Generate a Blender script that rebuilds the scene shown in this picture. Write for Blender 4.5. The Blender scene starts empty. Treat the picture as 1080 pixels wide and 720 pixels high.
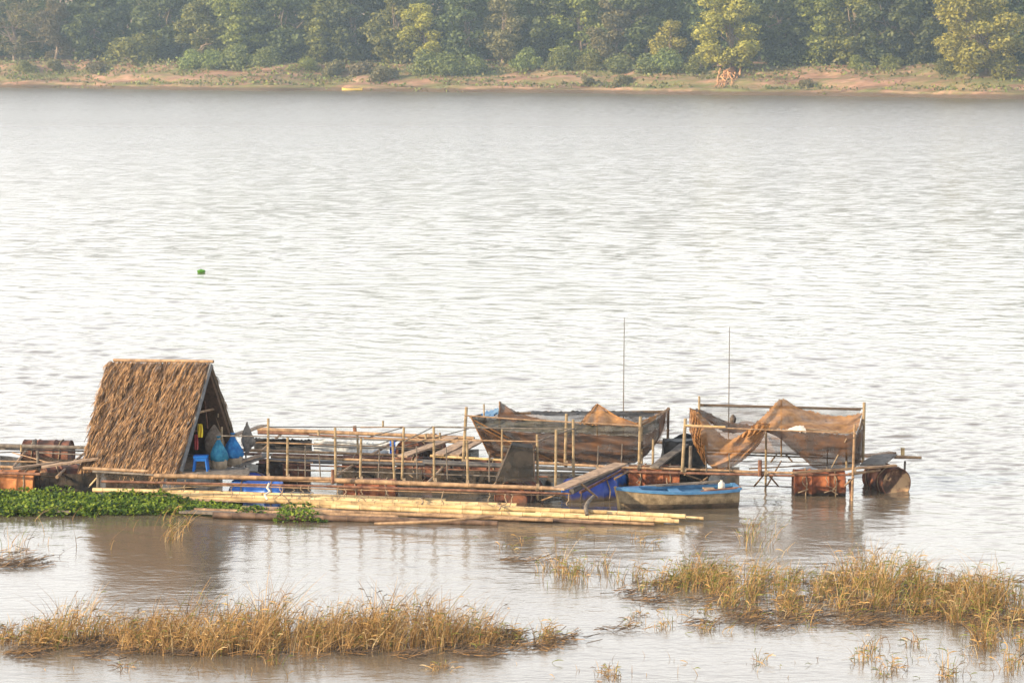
import bpy, math, random
import numpy as np
from mathutils import Vector, Matrix, noise

random.seed(7); RS = np.random.RandomState(11)
sc = bpy.context.scene
COL = sc.collection
CH = 7.8; F = 3000.0; PITCH = math.atan(320/3000.0)
CP, SP = math.cos(PITCH), math.sin(PITCH)

def ray(px, py):
    a = (px-540)/F; b = -(py-360)/F
    return Vector((a, CP+b*SP, -SP+b*CP))
def G(px, py, z=0.0):
    d = ray(px, py); t = (z-CH)/d.z
    return Vector((d.x*t, d.y*t, z))
def W(px, py, Y):
    d = ray(px, py); t = Y/d.y
    return Vector((d.x*t, Y, CH+d.z*t))

# ------------------------------------------------------------------ materials
MATS = {}
def mat(name, c1, c2=None, scale=6.0, rough=0.8, c3=None, spec=0.3, bump=0.0, bscale=40.0, metal=0.0,
        stretch=None, alpha=None, lo=0.35, hi=0.65, trans=0.0, detail=5.0):
    m = bpy.data.materials.new(name); m.use_nodes = True
    nt = m.node_tree; N = nt.nodes; L = nt.links
    p = N['Principled BSDF']; out = N['Material Output']
    p.inputs['Roughness'].default_value = rough
    p.inputs['Specular IOR Level'].default_value = spec
    p.inputs['Metallic'].default_value = metal
    tc = N.new('ShaderNodeTexCoord'); mp = N.new('ShaderNodeMapping')
    L.new(tc.outputs['Object'], mp.inputs['Vector'])
    if stretch: mp.inputs['Scale'].default_value = stretch
    if c2 is not None:
        n = N.new('ShaderNodeTexNoise'); n.inputs['Scale'].default_value = scale
        n.inputs['Detail'].default_value = detail; n.inputs['Roughness'].default_value = 0.65
        L.new(mp.outputs[0], n.inputs['Vector'])
        r = N.new('ShaderNodeValToRGB'); e = r.color_ramp.elements
        e[0].position = lo; e[0].color = (*c1, 1); e[1].position = hi; e[1].color = (*c2, 1)
        if c3 is not None:
            q = r.color_ramp.elements.new((lo+hi)/2); q.color = (*c3, 1)
        L.new(n.outputs['Fac'], r.inputs['Fac']); L.new(r.outputs['Color'], p.inputs['Base Color'])
    else:
        p.inputs['Base Color'].default_value = (*c1, 1)
    if bump > 0:
        n2 = N.new('ShaderNodeTexNoise'); n2.inputs['Scale'].default_value = bscale; n2.inputs['Detail'].default_value = 4
        L.new(mp.outputs[0], n2.inputs['Vector'])
        b = N.new('ShaderNodeBump'); b.inputs['Strength'].default_value = bump; b.inputs['Distance'].default_value = 0.02
        L.new(n2.outputs['Fac'], b.inputs['Height']); L.new(b.outputs[0], p.inputs['Normal'])
    last = p.outputs[0]
    if trans > 0:
        t = N.new('ShaderNodeBsdfTranslucent'); mx = N.new('ShaderNodeMixShader'); mx.inputs[0].default_value = trans
        if c2 is not None: L.new(r.outputs['Color'], t.inputs['Color'])
        else: t.inputs['Color'].default_value = (*c1, 1)
        L.new(last, mx.inputs[1]); L.new(t.outputs[0], mx.inputs[2]); last = mx.outputs[0]
    if alpha is not None:
        t = N.new('ShaderNodeBsdfTransparent'); mx = N.new('ShaderNodeMixShader')
        na = N.new('ShaderNodeTexNoise'); na.inputs['Scale'].default_value = 3.0; na.inputs['Detail'].default_value = 6
        L.new(mp.outputs[0], na.inputs['Vector'])
        mr = N.new('ShaderNodeMapRange'); mr.inputs['From Min'].default_value = 0.3; mr.inputs['From Max'].default_value = 0.7
        mr.inputs['To Min'].default_value = max(0, alpha-0.18); mr.inputs['To Max'].default_value = min(1, alpha+0.18)
        L.new(na.outputs['Fac'], mr.inputs['Value']); L.new(mr.outputs[0], mx.inputs[0])
        L.new(t.outputs[0], mx.inputs[1]); L.new(last, mx.inputs[2]); last = mx.outputs[0]
    L.new(last, out.inputs['Surface'])
    MATS[name] = m
    return m

M_bamboo = mat('bamboo fresh', (.30,.20,.10), (.62,.46,.25), 5, .5, spec=.4, c3=(.50,.36,.18))
M_bamboo2 = mat('bamboo golden', (.22,.145,.065), (.52,.37,.17), 4, .5, spec=.4)
M_oldb = mat('bamboo old', (.14,.085,.05), (.38,.245,.14), 7, .65)
M_node = mat('bamboo node', (.16,.10,.055))
M_wood = mat('weathered board', (.17,.115,.08), (.40,.28,.19), 9, .8, stretch=(1,1,1), bump=.3)
M_greyw = mat('grey board', (.07,.06,.05), (.20,.17,.145), 9, .85, bump=.3)
M_redp = mat('rusty pipe', (.07,.028,.02), (.23,.115,.07), 8, .7)
M_blackp = mat('black pipe', (.025,.025,.028), (.09,.08,.075), 6, .5, spec=.5)
M_post = mat('thin bamboo post', (.16,.115,.065), (.36,.27,.16), 6, .6)
M_rust = mat('rusty steel', (.035,.018,.014), (.32,.11,.04), 5, .7, c3=(.17,.05,.022), bump=.5, bscale=30, lo=.3, hi=.68)
M_rustd = mat('dark rusty steel', (.035,.022,.018), (.19,.075,.04), 5, .75, c3=(.10,.04,.028), bump=.4)
M_rusto = mat('orange rusty steel', (.18,.06,.02), (.42,.17,.06), 7, .8, bump=.4)
M_rustt = mat('tan rusty steel', (.05,.03,.02), (.42,.27,.15), 2.6, .75, c3=(.12,.06,.04), bump=.4, lo=.42, hi=.56)
M_blue = mat('blue plastic', (.02,.09,.42), (.06,.22,.66), 4, .42, spec=.5)
M_blued = mat('dark blue plastic', (.012,.025,.20), (.03,.07,.36), 4, .42, spec=.5)
M_log = mat('waterlogged pole', (.05,.03,.022), (.17,.105,.07), 7, .6)
M_dirt = mat('dried mud film', (.16,.10,.06), (.36,.25,.15), 8, .9)
M_rope = mat('rope', (.17,.12,.08), (.33,.25,.165), 20, .9)
M_roped = mat('dark rope', (.05,.04,.035), (.14,.11,.09), 20, .9)
M_net = mat('brown netting', (.19,.085,.03), (.45,.235,.09), 5, .85, alpha=.88, trans=.25, bump=.3, bscale=60)
M_netd = mat('dark netting', (.03,.02,.014), (.125,.062,.033), 3.0, .85, alpha=.9, trans=.2, bump=.3, bscale=60)
M_netg = mat('grey green netting', (.03,.032,.027), (.11,.10,.075), 4, .85, alpha=.82, trans=.2)
M_sheer = mat('sheer netting', (.10,.09,.085), (.22,.20,.18), 5, .85, alpha=.36, trans=.3)
M_sheer2 = mat('sheer brown netting', (.12,.07,.045), (.26,.17,.12), 5, .85, alpha=.6, trans=.3)
M_white = mat('pale sheet', (.55,.50,.44), (.75,.70,.62), 8, .7, trans=.2)
M_black = mat('black sheeting', (.012,.012,.014), (.06,.055,.05), 7, .6, bump=.5, bscale=15)
M_pale = mat('pale plastic sheet', (.30,.32,.34), (.60,.60,.58), 9, .5, bump=.5, bscale=20, lo=.4, hi=.6)
M_boatb = mat('blue boat paint', (.03,.11,.24), (.08,.21,.38), 7, .55, lo=.3, hi=.7)
M_boath = mat('tan boat paint', (.13,.095,.055), (.31,.235,.145), 9, .65, bump=.2)
M_boatd = mat('muddy boat bottom', (.05,.04,.03), (.14,.10,.07), 6, .8)
M_stool = mat('stool plastic', (.005,.08,.33), (.01,.12,.42), 5, .4)
M_bagnet = mat('blue bag netting', (.01,.10,.32), (.03,.25,.55), 9, .6, alpha=.92, trans=.2, bump=.6, bscale=30)
M_bagg = mat('green bag netting', (.01,.13,.26), (.05,.28,.40), 9, .6, alpha=.92, trans=.2, bump=.6, bscale=30)
M_bag = mat('sack cloth', (.16,.12,.08), (.36,.29,.21), 8, .9)
M_basket = mat('wicker', (.10,.075,.055), (.24,.19,.15), 14, .9)
M_trap = mat('grey mesh', (.09,.08,.07), (.20,.175,.15), 14, .9)
M_yel = mat('yellow cloth', (.75,.55,.02), (.85,.65,.05), 8, .8)
M_red = mat('red cloth', (.35,.03,.04), (.5,.10,.08), 8, .8)
M_dark = mat('dark interior wood', (.05,.033,.02), (.12,.08,.05), 10, .9)
M_straw = [mat('straw a', (.34,.19,.09), (.50,.31,.16), 12, .85, trans=.1),
           mat('straw b', (.17,.095,.05), (.29,.17,.09), 12, .85, trans=.1),
           mat('straw c', (.07,.045,.032), (.14,.085,.055), 12, .85),
           mat('straw d', (.13,.11,.10), (.24,.20,.17), 12, .85)]
M_leafg = [mat('leaf bright', (.15,.22,.015), (.27,.33,.035), 9, .6, trans=.35), mat('leaf mid', (.07,.13,.012), (.12,.19,.02), 9, .6, trans=.3),
           mat('leaf dark', (.018,.045,.008), (.035,.07,.012), 9, .6, trans=.3)]
M_reed = [mat('reed gold', (.35,.20,.07), (.52,.33,.125), 9, .7, trans=.25), mat('reed brown', (.15,.08,.03), (.27,.155,.06), 9, .7, trans=.2),
          mat('reed pale', (.42,.30,.15), (.56,.43,.24), 9, .7, trans=.25), mat('reed green', (.11,.13,.02), (.20,.21,.045), 9, .7, trans=.3),
          mat('reed rotten', (.035,.025,.018), (.10,.065,.04), 9, .8)]

def leafmat(name, a, b):
    m = bpy.data.materials.new(name); m.use_nodes = True
    nt = m.node_tree; N = nt.nodes; L = nt.links; p = N['Principled BSDF']; out = N['Material Output']
    g = N.new('ShaderNodeNewGeometry'); oi = N.new('ShaderNodeObjectInfo')
    r = N.new('ShaderNodeValToRGB'); r.color_ramp.elements[0].color = (*a, 1); r.color_ramp.elements[1].color = (*b, 1)
    L.new(g.outputs['Random Per Island'], r.inputs['Fac'])
    hs = N.new('ShaderNodeHueSaturation'); mr = N.new('ShaderNodeMapRange')
    mr.inputs['To Min'].default_value = .485; mr.inputs['To Max'].default_value = .515
    L.new(oi.outputs['Random'], mr.inputs['Value']); L.new(mr.outputs[0], hs.inputs['Hue'])
    mv = N.new('ShaderNodeMapRange'); mv.inputs['To Min'].default_value = .8; mv.inputs['To Max'].default_value = 1.2
    L.new(oi.outputs['Random'], mv.inputs['Value']); L.new(mv.outputs[0], hs.inputs['Value'])
    L.new(r.outputs[0], hs.inputs['Color']); L.new(hs.outputs[0], p.inputs['Base Color'])
    p.inputs['Roughness'].default_value = .6; p.inputs['Specular IOR Level'].default_value = .3
    t = N.new('ShaderNodeBsdfTranslucent'); L.new(hs.outputs[0], t.inputs['Color'])
    mx = N.new('ShaderNodeMixShader'); mx.inputs[0].default_value = .3
    L.new(p.outputs[0], mx.inputs[1]); L.new(t.outputs[0], mx.inputs[2]); L.new(mx.outputs[0], out.inputs[0])
    return m
T_KIND = {'bright': leafmat('tree leaf bright', (.19,.185,.025), (.44,.40,.07)),
          'green': leafmat('tree leaf green', (.07,.085,.018), (.25,.25,.05)),
          'dark': leafmat('tree leaf dark', (.025,.042,.015), (.13,.15,.04)),
          'olive': leafmat('tree leaf olive', (.09,.08,.03), (.20,.17,.07)),
          'lush': leafmat('vine leaf lush', (.08,.11,.03), (.24,.27,.07))}
M_bark = mat('bark', (.14,.10,.07), (.30,.23,.17), 3, .9)
M_palebark = mat('pale bark', (.32,.25,.19), (.46,.37,.29), 3, .9)
M_root = mat('exposed root', (.40,.20,.09), (.58,.33,.16), 3, .9)

def waterline(m, col, z0, z1):
    # stained band left by mud and river water round the lower half of a float
    N = m.node_tree.nodes; L = m.node_tree.links; p = N['Principled BSDF']; src = p.inputs['Base Color'].links[0].from_socket
    tc = N.new('ShaderNodeTexCoord'); sp = N.new('ShaderNodeSeparateXYZ'); L.new(tc.outputs['Object'], sp.inputs[0])
    n = N.new('ShaderNodeTexNoise'); n.inputs['Scale'].default_value = 7; n.inputs['Detail'].default_value = 5; L.new(tc.outputs['Object'], n.inputs[0])
    a = N.new('ShaderNodeMath'); a.operation = 'MULTIPLY_ADD'; a.inputs[1].default_value = .16; L.new(n.outputs[0], a.inputs[0]); L.new(sp.outputs['Z'], a.inputs[2])
    r = N.new('ShaderNodeMapRange'); r.inputs['From Min'].default_value = z0+.08; r.inputs['From Max'].default_value = z1+.08; L.new(a.outputs[0], r.inputs['Value'])
    x = N.new('ShaderNodeMix'); x.data_type = 'RGBA'; L.new(r.outputs[0], x.inputs['Factor']); x.inputs['A'].default_value = (*col, 1); L.new(src, x.inputs['B'])
    L.new(x.outputs['Result'], p.inputs['Base Color'])
for _m in (M_blue, M_blued): waterline(_m, (.20,.14,.085), -.03, .03)
for _m in (M_rust, M_rusto): waterline(_m, (.03,.022,.018), -.10, -.02)
# ------------------------------------------------------------------ builders
class MB:
    def __init__(s): s.v = []; s.f = []; s.m = []
    def add(s, vs, fs, mi=0):
        o = len(s.v); s.v += [tuple(v) for v in vs]; s.f += [tuple(i+o for i in f) for f in fs]; s.m += [mi]*len(fs)
    def tube(s, pts, rad, n=8, mi=0, cap=True, ringmi=None):
        pts = [Vector(p) for p in pts]
        if not hasattr(rad, '__len__'): rad = [rad]*len(pts)
        vs = []; fs = []; ms = []
        ref = None
        for i, p in enumerate(pts):
            d = (pts[min(i+1, len(pts)-1)]-pts[max(i-1, 0)])
            if d.length < 1e-9: d = Vector((0,0,1))
            d.normalize()
            if ref is None: ref = Vector((0,0,1)) if abs(d.z) < .9 else Vector((1,0,0))
            a = d.cross(ref).normalized(); b = d.cross(a).normalized(); ref = a.cross(d) if False else ref
            for k in range(n):
                t = 2*math.pi*k/n
                vs.append(p+a*math.cos(t)*rad[i]+b*math.sin(t)*rad[i])
        for i in range(len(pts)-1):
            for k in range(n):
                k2 = (k+1) % n
                fs.append((i*n+k, i*n+k2, (i+1)*n+k2, (i+1)*n+k))
                ms.append(mi if ringmi is None or i not in ringmi else 1)
        if cap:
            fs.append(tuple(range(n))); ms.append(mi); fs.append(tuple((len(pts)-1)*n+k for k in reversed(range(n)))); ms.append(mi)
        o = len(s.v); s.v += [tuple(v) for v in vs]; s.f += [tuple(i+o for i in f) for f in fs]; s.m += ms
    def box(s, c, sx, sy, sz, rz=0, mi=0, M=None):
        R = M if M is not None else Matrix.Rotation(rz, 3, 'Z')
        vs = [Vector(c)+R@Vector((x*sx/2, y*sy/2, z*sz/2)) for x in (-1,1) for y in (-1,1) for z in (-1,1)]
        s.add(vs, [(0,1,3,2),(4,6,7,5),(0,4,5,1),(2,3,7,6),(0,2,6,4),(1,5,7,3)], mi)
    def build(s, name, mats, parent=None, smooth=True, origin=None):
        return mesh_obj(name, np.array(s.v, dtype=np.float64), s.f, mats, parent, s.m, smooth, origin)

def wloc(o):
    p = Vector((0,0,0))
    while o is not None: p += o.location; o = o.parent
    return p
def mesh_obj(name, V, Fc, mats, parent=None, mi=None, smooth=True, origin=None):
    if not isinstance(mats, (list, tuple)): mats = [mats]
    if origin is None:
        c = (V.min(0)+V.max(0))/2
        if parent is None: c[2] = V[:,2].min()
    else: c = np.array(origin, dtype=float)
    V = V-c
    me = bpy.data.meshes.new(name)
    if isinstance(Fc, np.ndarray):
        nf, k = Fc.shape
        me.vertices.add(len(V)); me.vertices.foreach_set('co', V.astype(np.float32).ravel())
        me.loops.add(nf*k); me.loops.foreach_set('vertex_index', Fc.astype(np.int32).ravel())
        me.polygons.add(nf); me.polygons.foreach_set('loop_start', np.arange(0, nf*k, k, dtype=np.int32))
        me.polygons.foreach_set('loop_total', np.full(nf, k, dtype=np.int32))
        me.update(calc_edges=True)
    else:
        me.from_pydata([tuple(v) for v in V], [], Fc)
    for m in mats: me.materials.append(m)
    if mi is not None: me.polygons.foreach_set('material_index', np.array(mi, dtype=np.int32))
    me.polygons.foreach_set('use_smooth', np.full(len(me.polygons), smooth))
    if smooth is True and not isinstance(Fc, np.ndarray):
        try: me.set_sharp_from_angle(angle=math.radians(50))
        except Exception: pass
    me.update()
    o = bpy.data.objects.new(name, me); COL.objects.link(o)
    if parent is not None:
        o.parent = parent; o.location = Vector(c)-wloc(parent)
    else: o.location = c
    return o
def tag(o, label=None, cat=None, group=None, kind=None):
    if label: o['label'] = label
    if cat: o['category'] = cat
    if group: o['group'] = group
    if kind: o['kind'] = kind
    return o
def empty(name, loc, label, cat, group=None, rz=0):
    o = bpy.data.objects.new(name, None); o.empty_display_size = .2; COL.objects.link(o)
    o.location = loc; o.rotation_euler.z = rz
    return tag(o, label, cat, group)
def copy_tree(o, parent=None):
    c = o.copy(); COL.objects.link(c)
    if parent is not None: c.parent = parent
    for ch in list(o.children): copy_tree(ch, c)
    return c

def pole_mb(mb, p0, p1, r, bend=.0, nodes=True, step=.33, r1=None, n=8):
    p0, p1 = Vector(p0), Vector(p1); L = (p1-p0).length
    r1 = r if r1 is None else r1
    d = (p1-p0).normalized(); side = Vector((-d.y, d.x, 0)); ph = random.random()*6
    pts = []; rad = []; ring = []
    def P(t):
        return p0.lerp(p1, t)+Vector((0,0,1))*math.sin(t*math.pi)*bend*L+side*math.sin(t*5+ph)*.004*L*(1 if nodes else .5)*math.sin(t*math.pi)
    if nodes:
        s = random.uniform(.05, step); ts = []
        while s < L-.03: ts.append(s); s += step*random.uniform(.85, 1.15)
        pts.append(P(0)); rad.append(r)
        for q in ts:
            t = q/L; e = .007/L; rr = r+(r1-r)*t
            for tt, f in ((t-2.2*e, 1.0), (t-e*.6, 1.05), (t+e*.6, 1.05), (t+2.2*e, 1.0)):
                pts.append(P(tt)); rad.append(rr*f)
            ring.append(len(pts)-3)
        pts.append(P(1)); rad.append(r1)
        mb.tube(pts, rad, n, 0, ringmi=set(ring))
    else:
        k = max(2, int(L/.6)+1)
        mb.tube([P(i/k) for i in range(k+1)], [r+(r1-r)*i/k for i in range(k+1)], n)
def pole(name, p0, p1, r, m, parent=None, **kw):
    mb = MB(); pole_mb(mb, p0, p1, r, **kw)
    return mb.build(name, [m, M_node], parent)
def plank_mb(mb, p0, p1, w, t=.03, roll=0, wdir=None):
    p0, p1 = Vector(p0), Vector(p1); d = (p1-p0); L = d.length; d.normalize()
    s = Vector(wdir).normalized() if wdir is not None else Vector((-d.y, d.x, 0)).normalized()
    u = d.cross(s).normalized()
    if u.z < 0: u = -u
    k = 6; vs = []; fs = []
    for i in range(k+1):
        q = p0.lerp(p1, i/k)+u*random.uniform(-.006, .006)
        ww = w*(1+random.uniform(-.03, .03))
        vs += [q-s*ww/2, q+s*ww/2, q+s*ww/2+u*t, q-s*ww/2+u*t]
    for i in range(k):
        for a in range(4):
            b = (a+1) % 4; fs.append((i*4+a, i*4+b, (i+1)*4+b, (i+1)*4+a))
    fs += [(3,2,1,0), (k*4, k*4+1, k*4+2, k*4+3)]
    mb.add(vs, fs)
def plank(name, p0, p1, w, m, label=None, cat='plank', group=None, t=.03, parent=None, wdir=None):
    mb = MB(); plank_mb(mb, p0, p1, w, t, wdir=wdir)
    o = mb.build(name, m, parent, smooth=False)
    return tag(o, label, cat, group) if parent is None else o
def coil(c, axis, r, turns=2, rr=.008, w=.03):
    axis = Vector(axis).normalized(); ref = Vector((0,0,1)) if abs(axis.z) < .9 else Vector((1,0,0))
    a = axis.cross(ref).normalized(); b = axis.cross(a); pts = []
    k = int(turns*10)
    for i in range(k+1):
        t = i/k; an = t*turns*2*math.pi
        pts.append(Vector(c)+axis*(t-.5)*w+(a*math.cos(an)+b*math.sin(an))*r*random.uniform(.97, 1.06))
    mb = MB(); mb.tube(pts, rr, 5); return mb

# ------------------------------------------------------------------ world, sun, camera
SUN_EL = math.radians(21); SUN_DIR = Vector((-0.90, -0.42, 0)).normalized()
w = bpy.data.worlds.new("World"); sc.world = w; w.use_nodes = True
nt = w.node_tree; bg = nt.nodes['Background']
sky = nt.nodes.new('ShaderNodeTexSky'); sky.sky_type = 'NISHITA'; sky.sun_disc = False
sky.sun_elevation = SUN_EL; sky.sun_rotation = math.atan2(SUN_DIR.x, SUN_DIR.y)
sky.air_density = 1.3; sky.dust_density = 1.2; sky.ozone_density = 1.0; sky.altitude = 0

# thin bright cloud veil: strongest low in the sky, broken by noise higher up
_tc = nt.nodes.new('ShaderNodeTexCoord'); _sx = nt.nodes.new('ShaderNodeSeparateXYZ'); nt.links.new(_tc.outputs['Generated'], _sx.inputs[0])
_mr = nt.nodes.new('ShaderNodeValToRGB'); nt.links.new(_sx.outputs['Z'], _mr.inputs[0])
_e = _mr.color_ramp.elements; _e[0].position = 0.0; _e[0].color = (.90,.90,.90,1); _e[1].position = .75; _e[1].color = (.15,.15,.15,1)
_q = _e.new(.28); _q.color = (.88,.88,.88,1); _q = _e.new(.48); _q.color = (.50,.50,.50,1)
_mp = nt.nodes.new('ShaderNodeMapping'); _mp.inputs['Scale'].default_value = (1, 1, 3.2); nt.links.new(_tc.outputs['Generated'], _mp.inputs[0])
_nz = nt.nodes.new('ShaderNodeTexNoise'); _nz.inputs['Scale'].default_value = 2.6; _nz.inputs['Detail'].default_value = 6; nt.links.new(_mp.outputs[0], _nz.inputs[0])
_nr = nt.nodes.new('ShaderNodeMapRange'); _nr.inputs['From Min'].default_value = .35; _nr.inputs['From Max'].default_value = .65; _nr.inputs['To Min'].default_value = .55; _nr.inputs['To Max'].default_value = 1.0
nt.links.new(_nz.outputs[0], _nr.inputs[0])
_mu = nt.nodes.new('ShaderNodeMath'); _mu.operation = 'MULTIPLY'; nt.links.new(_mr.outputs[0], _mu.inputs[0]); nt.links.new(_nr.outputs[0], _mu.inputs[1])
_mx = nt.nodes.new('ShaderNodeMix'); _mx.data_type = 'RGBA'; nt.links.new(_mu.outputs[0], _mx.inputs['Factor']); nt.links.new(sky.outputs[0], _mx.inputs['A'])
_mx.inputs['B'].default_value = (10.6, 10.3, 10.05, 1)
nt.links.new(_mx.outputs['Result'], bg.inputs['Color']); bg.inputs['Strength'].default_value = 0.15
sun = bpy.data.lights.new('sun', 'SUN'); sun.energy = 5.0; sun.angle = math.radians(.6); sun.color = (1.0, .79, .52)
so = bpy.data.objects.new('sun', sun); COL.objects.link(so)
sv = Vector((SUN_DIR.x*math.cos(SUN_EL), SUN_DIR.y*math.cos(SUN_EL), math.sin(SUN_EL)))
so.rotation_euler = sv.to_track_quat('Z', 'Y').to_euler(); so.location = sv*50
cam = bpy.data.cameras.new('camera'); co = bpy.data.objects.new('camera', cam); COL.objects.link(co)
cam.sensor_width = 36; cam.lens = 100; cam.clip_start = .5; cam.clip_end = 5000
co.location = (0, 0, CH); co.rotation_euler = (math.pi/2-PITCH, 0, 0); sc.camera = co
sc.view_settings.view_transform = 'Standard'; sc.view_settings.look = 'None'
sc.view_settings.gamma = 1; sc.view_settings.exposure = 0.85
sc.render.resolution_x = 1024; sc.render.resolution_y = 682
sc.cycles.max_bounces = 6; sc.cycles.transparent_max_bounces = 12; sc.cycles.volume_bounces = 0
sc.cycles.caustics_reflective = False; sc.cycles.caustics_refractive = False

# ------------------------------------------------------------------ river
def build_river():
    ys = [-60., -20., 5.]
    y = 26.0
    ys2 = []
    while y < 475:
        ys2.append(y); y += max(.028, .5*y*y/23400*.9)
    ys = np.array(ys+[18.]+ys2+[520., 700.])
    nc = 1250
    u = np.linspace(-1, 1, nc)
    Y = ys[:, None]; half = .29*np.maximum(Y, 10)+3.0
    X = u[None, :]*half
    rs = np.random.RandomState(3)
    stepx = 2*half/nc
    stepy = np.gradient(ys)[:, None]
    Z = np.zeros((len(ys), nc), dtype=np.float64)
    # sheltered zone factor
    def sm(a, b, v): t = np.clip((v-a)/(b-a), 0, 1); return t*t*(3-2*t)
    open_ = .30+.70*sm(43, 53, Y+.0*X)
    calm = .45+.55*sm(38, 44, Y+.5*X*0)
    side = sm(4.0, 8.5, X)*sm(38, 44, Y+0*X)
    A = np.maximum(open_*calm, side*.85)
    N = 70
    for i in range(N):
        lam = .18*(11.0**(i/(N-1.)))
        th = rs.normal(0.25, .55)
        k = 2*math.pi/lam
        kx, ky = k*math.sin(th), k*math.cos(th)
        slope = .0145*(1.0 if lam < .8 else (.8/lam)**.8)
        fade = np.clip((lam/(2.2*stepy))-1, 0, 1)*np.clip((lam/(2.2*stepx))-1, 0, 1)
        ph = rs.uniform(0, 6.28)
        wv = np.sin(kx*X+ky*Y+ph+ .8*np.sin(.31*X+.17*Y+i))
        Z += slope/k*fade*(wv+.25*np.cos(2*(kx*X+ky*Y+ph)))
    patch = .85+.35*np.sin(.21*X+.043*Y+1)*np.sin(.09*Y-.12*X)+.25*np.sin(.35*Y+.05*X+2*np.sin(.1*X))*np.sin(.13*X+.02*Y)
    Z *= A*patch*1.0
    V = np.stack([X, Y+0*X, Z], -1)
    # outer skirts of the same sheet
    L = V[:, :1].copy(); R = V[:, -1:].copy(); L[..., 0] = -500; R[..., 0] = 500; L[..., 2] = 0; R[..., 2] = 0
    V = np.concatenate([L, V, R], 1)
    nr, ncc = V.shape[:2]
    idx = np.arange(nr*ncc).reshape(nr, ncc)
    Fq = np.stack([idx[:-1,:-1], idx[:-1,1:], idx[1:,1:], idx[1:,:-1]], -1).reshape(-1, 4)
    m = bpy.data.materials.new('river water'); m.use_nodes = True
    n_ = m.node_tree; NN = n_.nodes; LL = n_.links; p = NN['Principled BSDF']
    p.inputs['Base Color'].default_value = (.115, .092, .066, 1)
    p.inputs['Roughness'].default_value = .11; p.inputs['IOR'].default_value = 1.58; p.inputs['Specular IOR Level'].default_value = .5
    tc = NN.new('ShaderNodeTexCoord')
    def nz(scale, st, det=3):
        mp = NN.new('ShaderNodeMapping'); mp.inputs['Scale'].default_value = st
        LL.new(tc.outputs['Object'], mp.inputs['Vector'])
        t = NN.new('ShaderNodeTexNoise'); t.inputs['Scale'].default_value = scale; t.inputs['Detail'].default_value = det
        LL.new(mp.outputs[0], t.inputs['Vector']); return t
    n1 = nz(5.0, (1, 1.7, 1), 4)
    sep = NN.new('ShaderNodeSeparateXYZ'); LL.new(tc.outputs['Object'], sep.inputs[0])
    b1 = NN.new('ShaderNodeBump'); b1.inputs['Distance'].default_value = .014; b1.inputs['Strength'].default_value = .5
    LL.new(n1.outputs['Fac'], b1.inputs['Height'])
    fr = NN.new('ShaderNodeMapRange'); fr.inputs['From Min'].default_value = 48; fr.inputs['From Max'].default_value = 260
    fr.inputs['To Min'].default_value = .11; fr.inputs['To Max'].default_value = .28; LL.new(sep.outputs['Y'], fr.inputs['Value']); LL.new(fr.outputs[0], p.inputs['Roughness'])
    # ripples finer than the mesh: tilt of the surface itself, growing with distance from the sheltered near water
    mpv = NN.new('ShaderNodeMapping'); mpv.inputs['Scale'].default_value = (1, 1.5, 1); LL.new(tc.outputs['Object'], mpv.inputs['Vector'])
    nv = NN.new('ShaderNodeTexNoise'); nv.inputs['Scale'].default_value = 1.1; nv.inputs['Detail'].default_value = 8; nv.inputs['Roughness'].default_value = .68
    LL.new(mpv.outputs[0], nv.inputs['Vector'])
    sb = NN.new('ShaderNodeVectorMath'); sb.operation = 'SUBTRACT'; LL.new(nv.outputs['Color'], sb.inputs[0]); sb.inputs[1].default_value = (.5, .5, .5)
    ml = NN.new('ShaderNodeVectorMath'); ml.operation = 'MULTIPLY'; LL.new(sb.outputs[0], ml.inputs[0]); ml.inputs[1].default_value = (.7, 1.25, 0)
    f3 = NN.new('ShaderNodeMapRange'); f3.inputs['From Min'].default_value = 45; f3.inputs['From Max'].default_value = 400
    f3.inputs['To Min'].default_value = 0.05; f3.inputs['To Max'].default_value = 1.9; LL.new(sep.outputs['Y'], f3.inputs['Value'])
    sc2 = NN.new('ShaderNodeVectorMath'); sc2.operation = 'SCALE'; LL.new(ml.outputs[0], sc2.inputs[0]); mpg = NN.new('ShaderNodeMapping'); mpg.inputs['Scale'].default_value = (.012, .06, 1); LL.new(tc.outputs['Object'], mpg.inputs['Vector'])
    ng = NN.new('ShaderNodeTexNoise'); ng.inputs['Scale'].default_value = 1.0; ng.inputs['Detail'].default_value = 5; LL.new(mpg.outputs[0], ng.inputs['Vector'])
    rg = NN.new('ShaderNodeMapRange'); rg.inputs['From Min'].default_value = .35; rg.inputs['From Max'].default_value = .65; rg.inputs['To Min'].default_value = .6; rg.inputs['To Max'].default_value = 1.35
    LL.new(ng.outputs[0], rg.inputs['Value']); mg = NN.new('ShaderNodeMath'); mg.operation = 'MULTIPLY'; LL.new(f3.outputs[0], mg.inputs[0]); LL.new(rg.outputs[0], mg.inputs[1])
    LL.new(mg.outputs[0], sc2.inputs['Scale'])
    ad = NN.new('ShaderNodeVectorMath'); ad.operation = 'ADD'; LL.new(b1.outputs[0], ad.inputs[0]); LL.new(sc2.outputs[0], ad.inputs[1])
    nm = NN.new('ShaderNodeVectorMath'); nm.operation = 'NORMALIZE'; LL.new(ad.outputs[0], nm.inputs[0])
    LL.new(nm.outputs[0], p.inputs['Normal'])
    o = mesh_obj('river_water', V.reshape(-1, 3), Fq, m, origin=(0,0,0))
    tag(o, kind='structure')
build_river()

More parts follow.
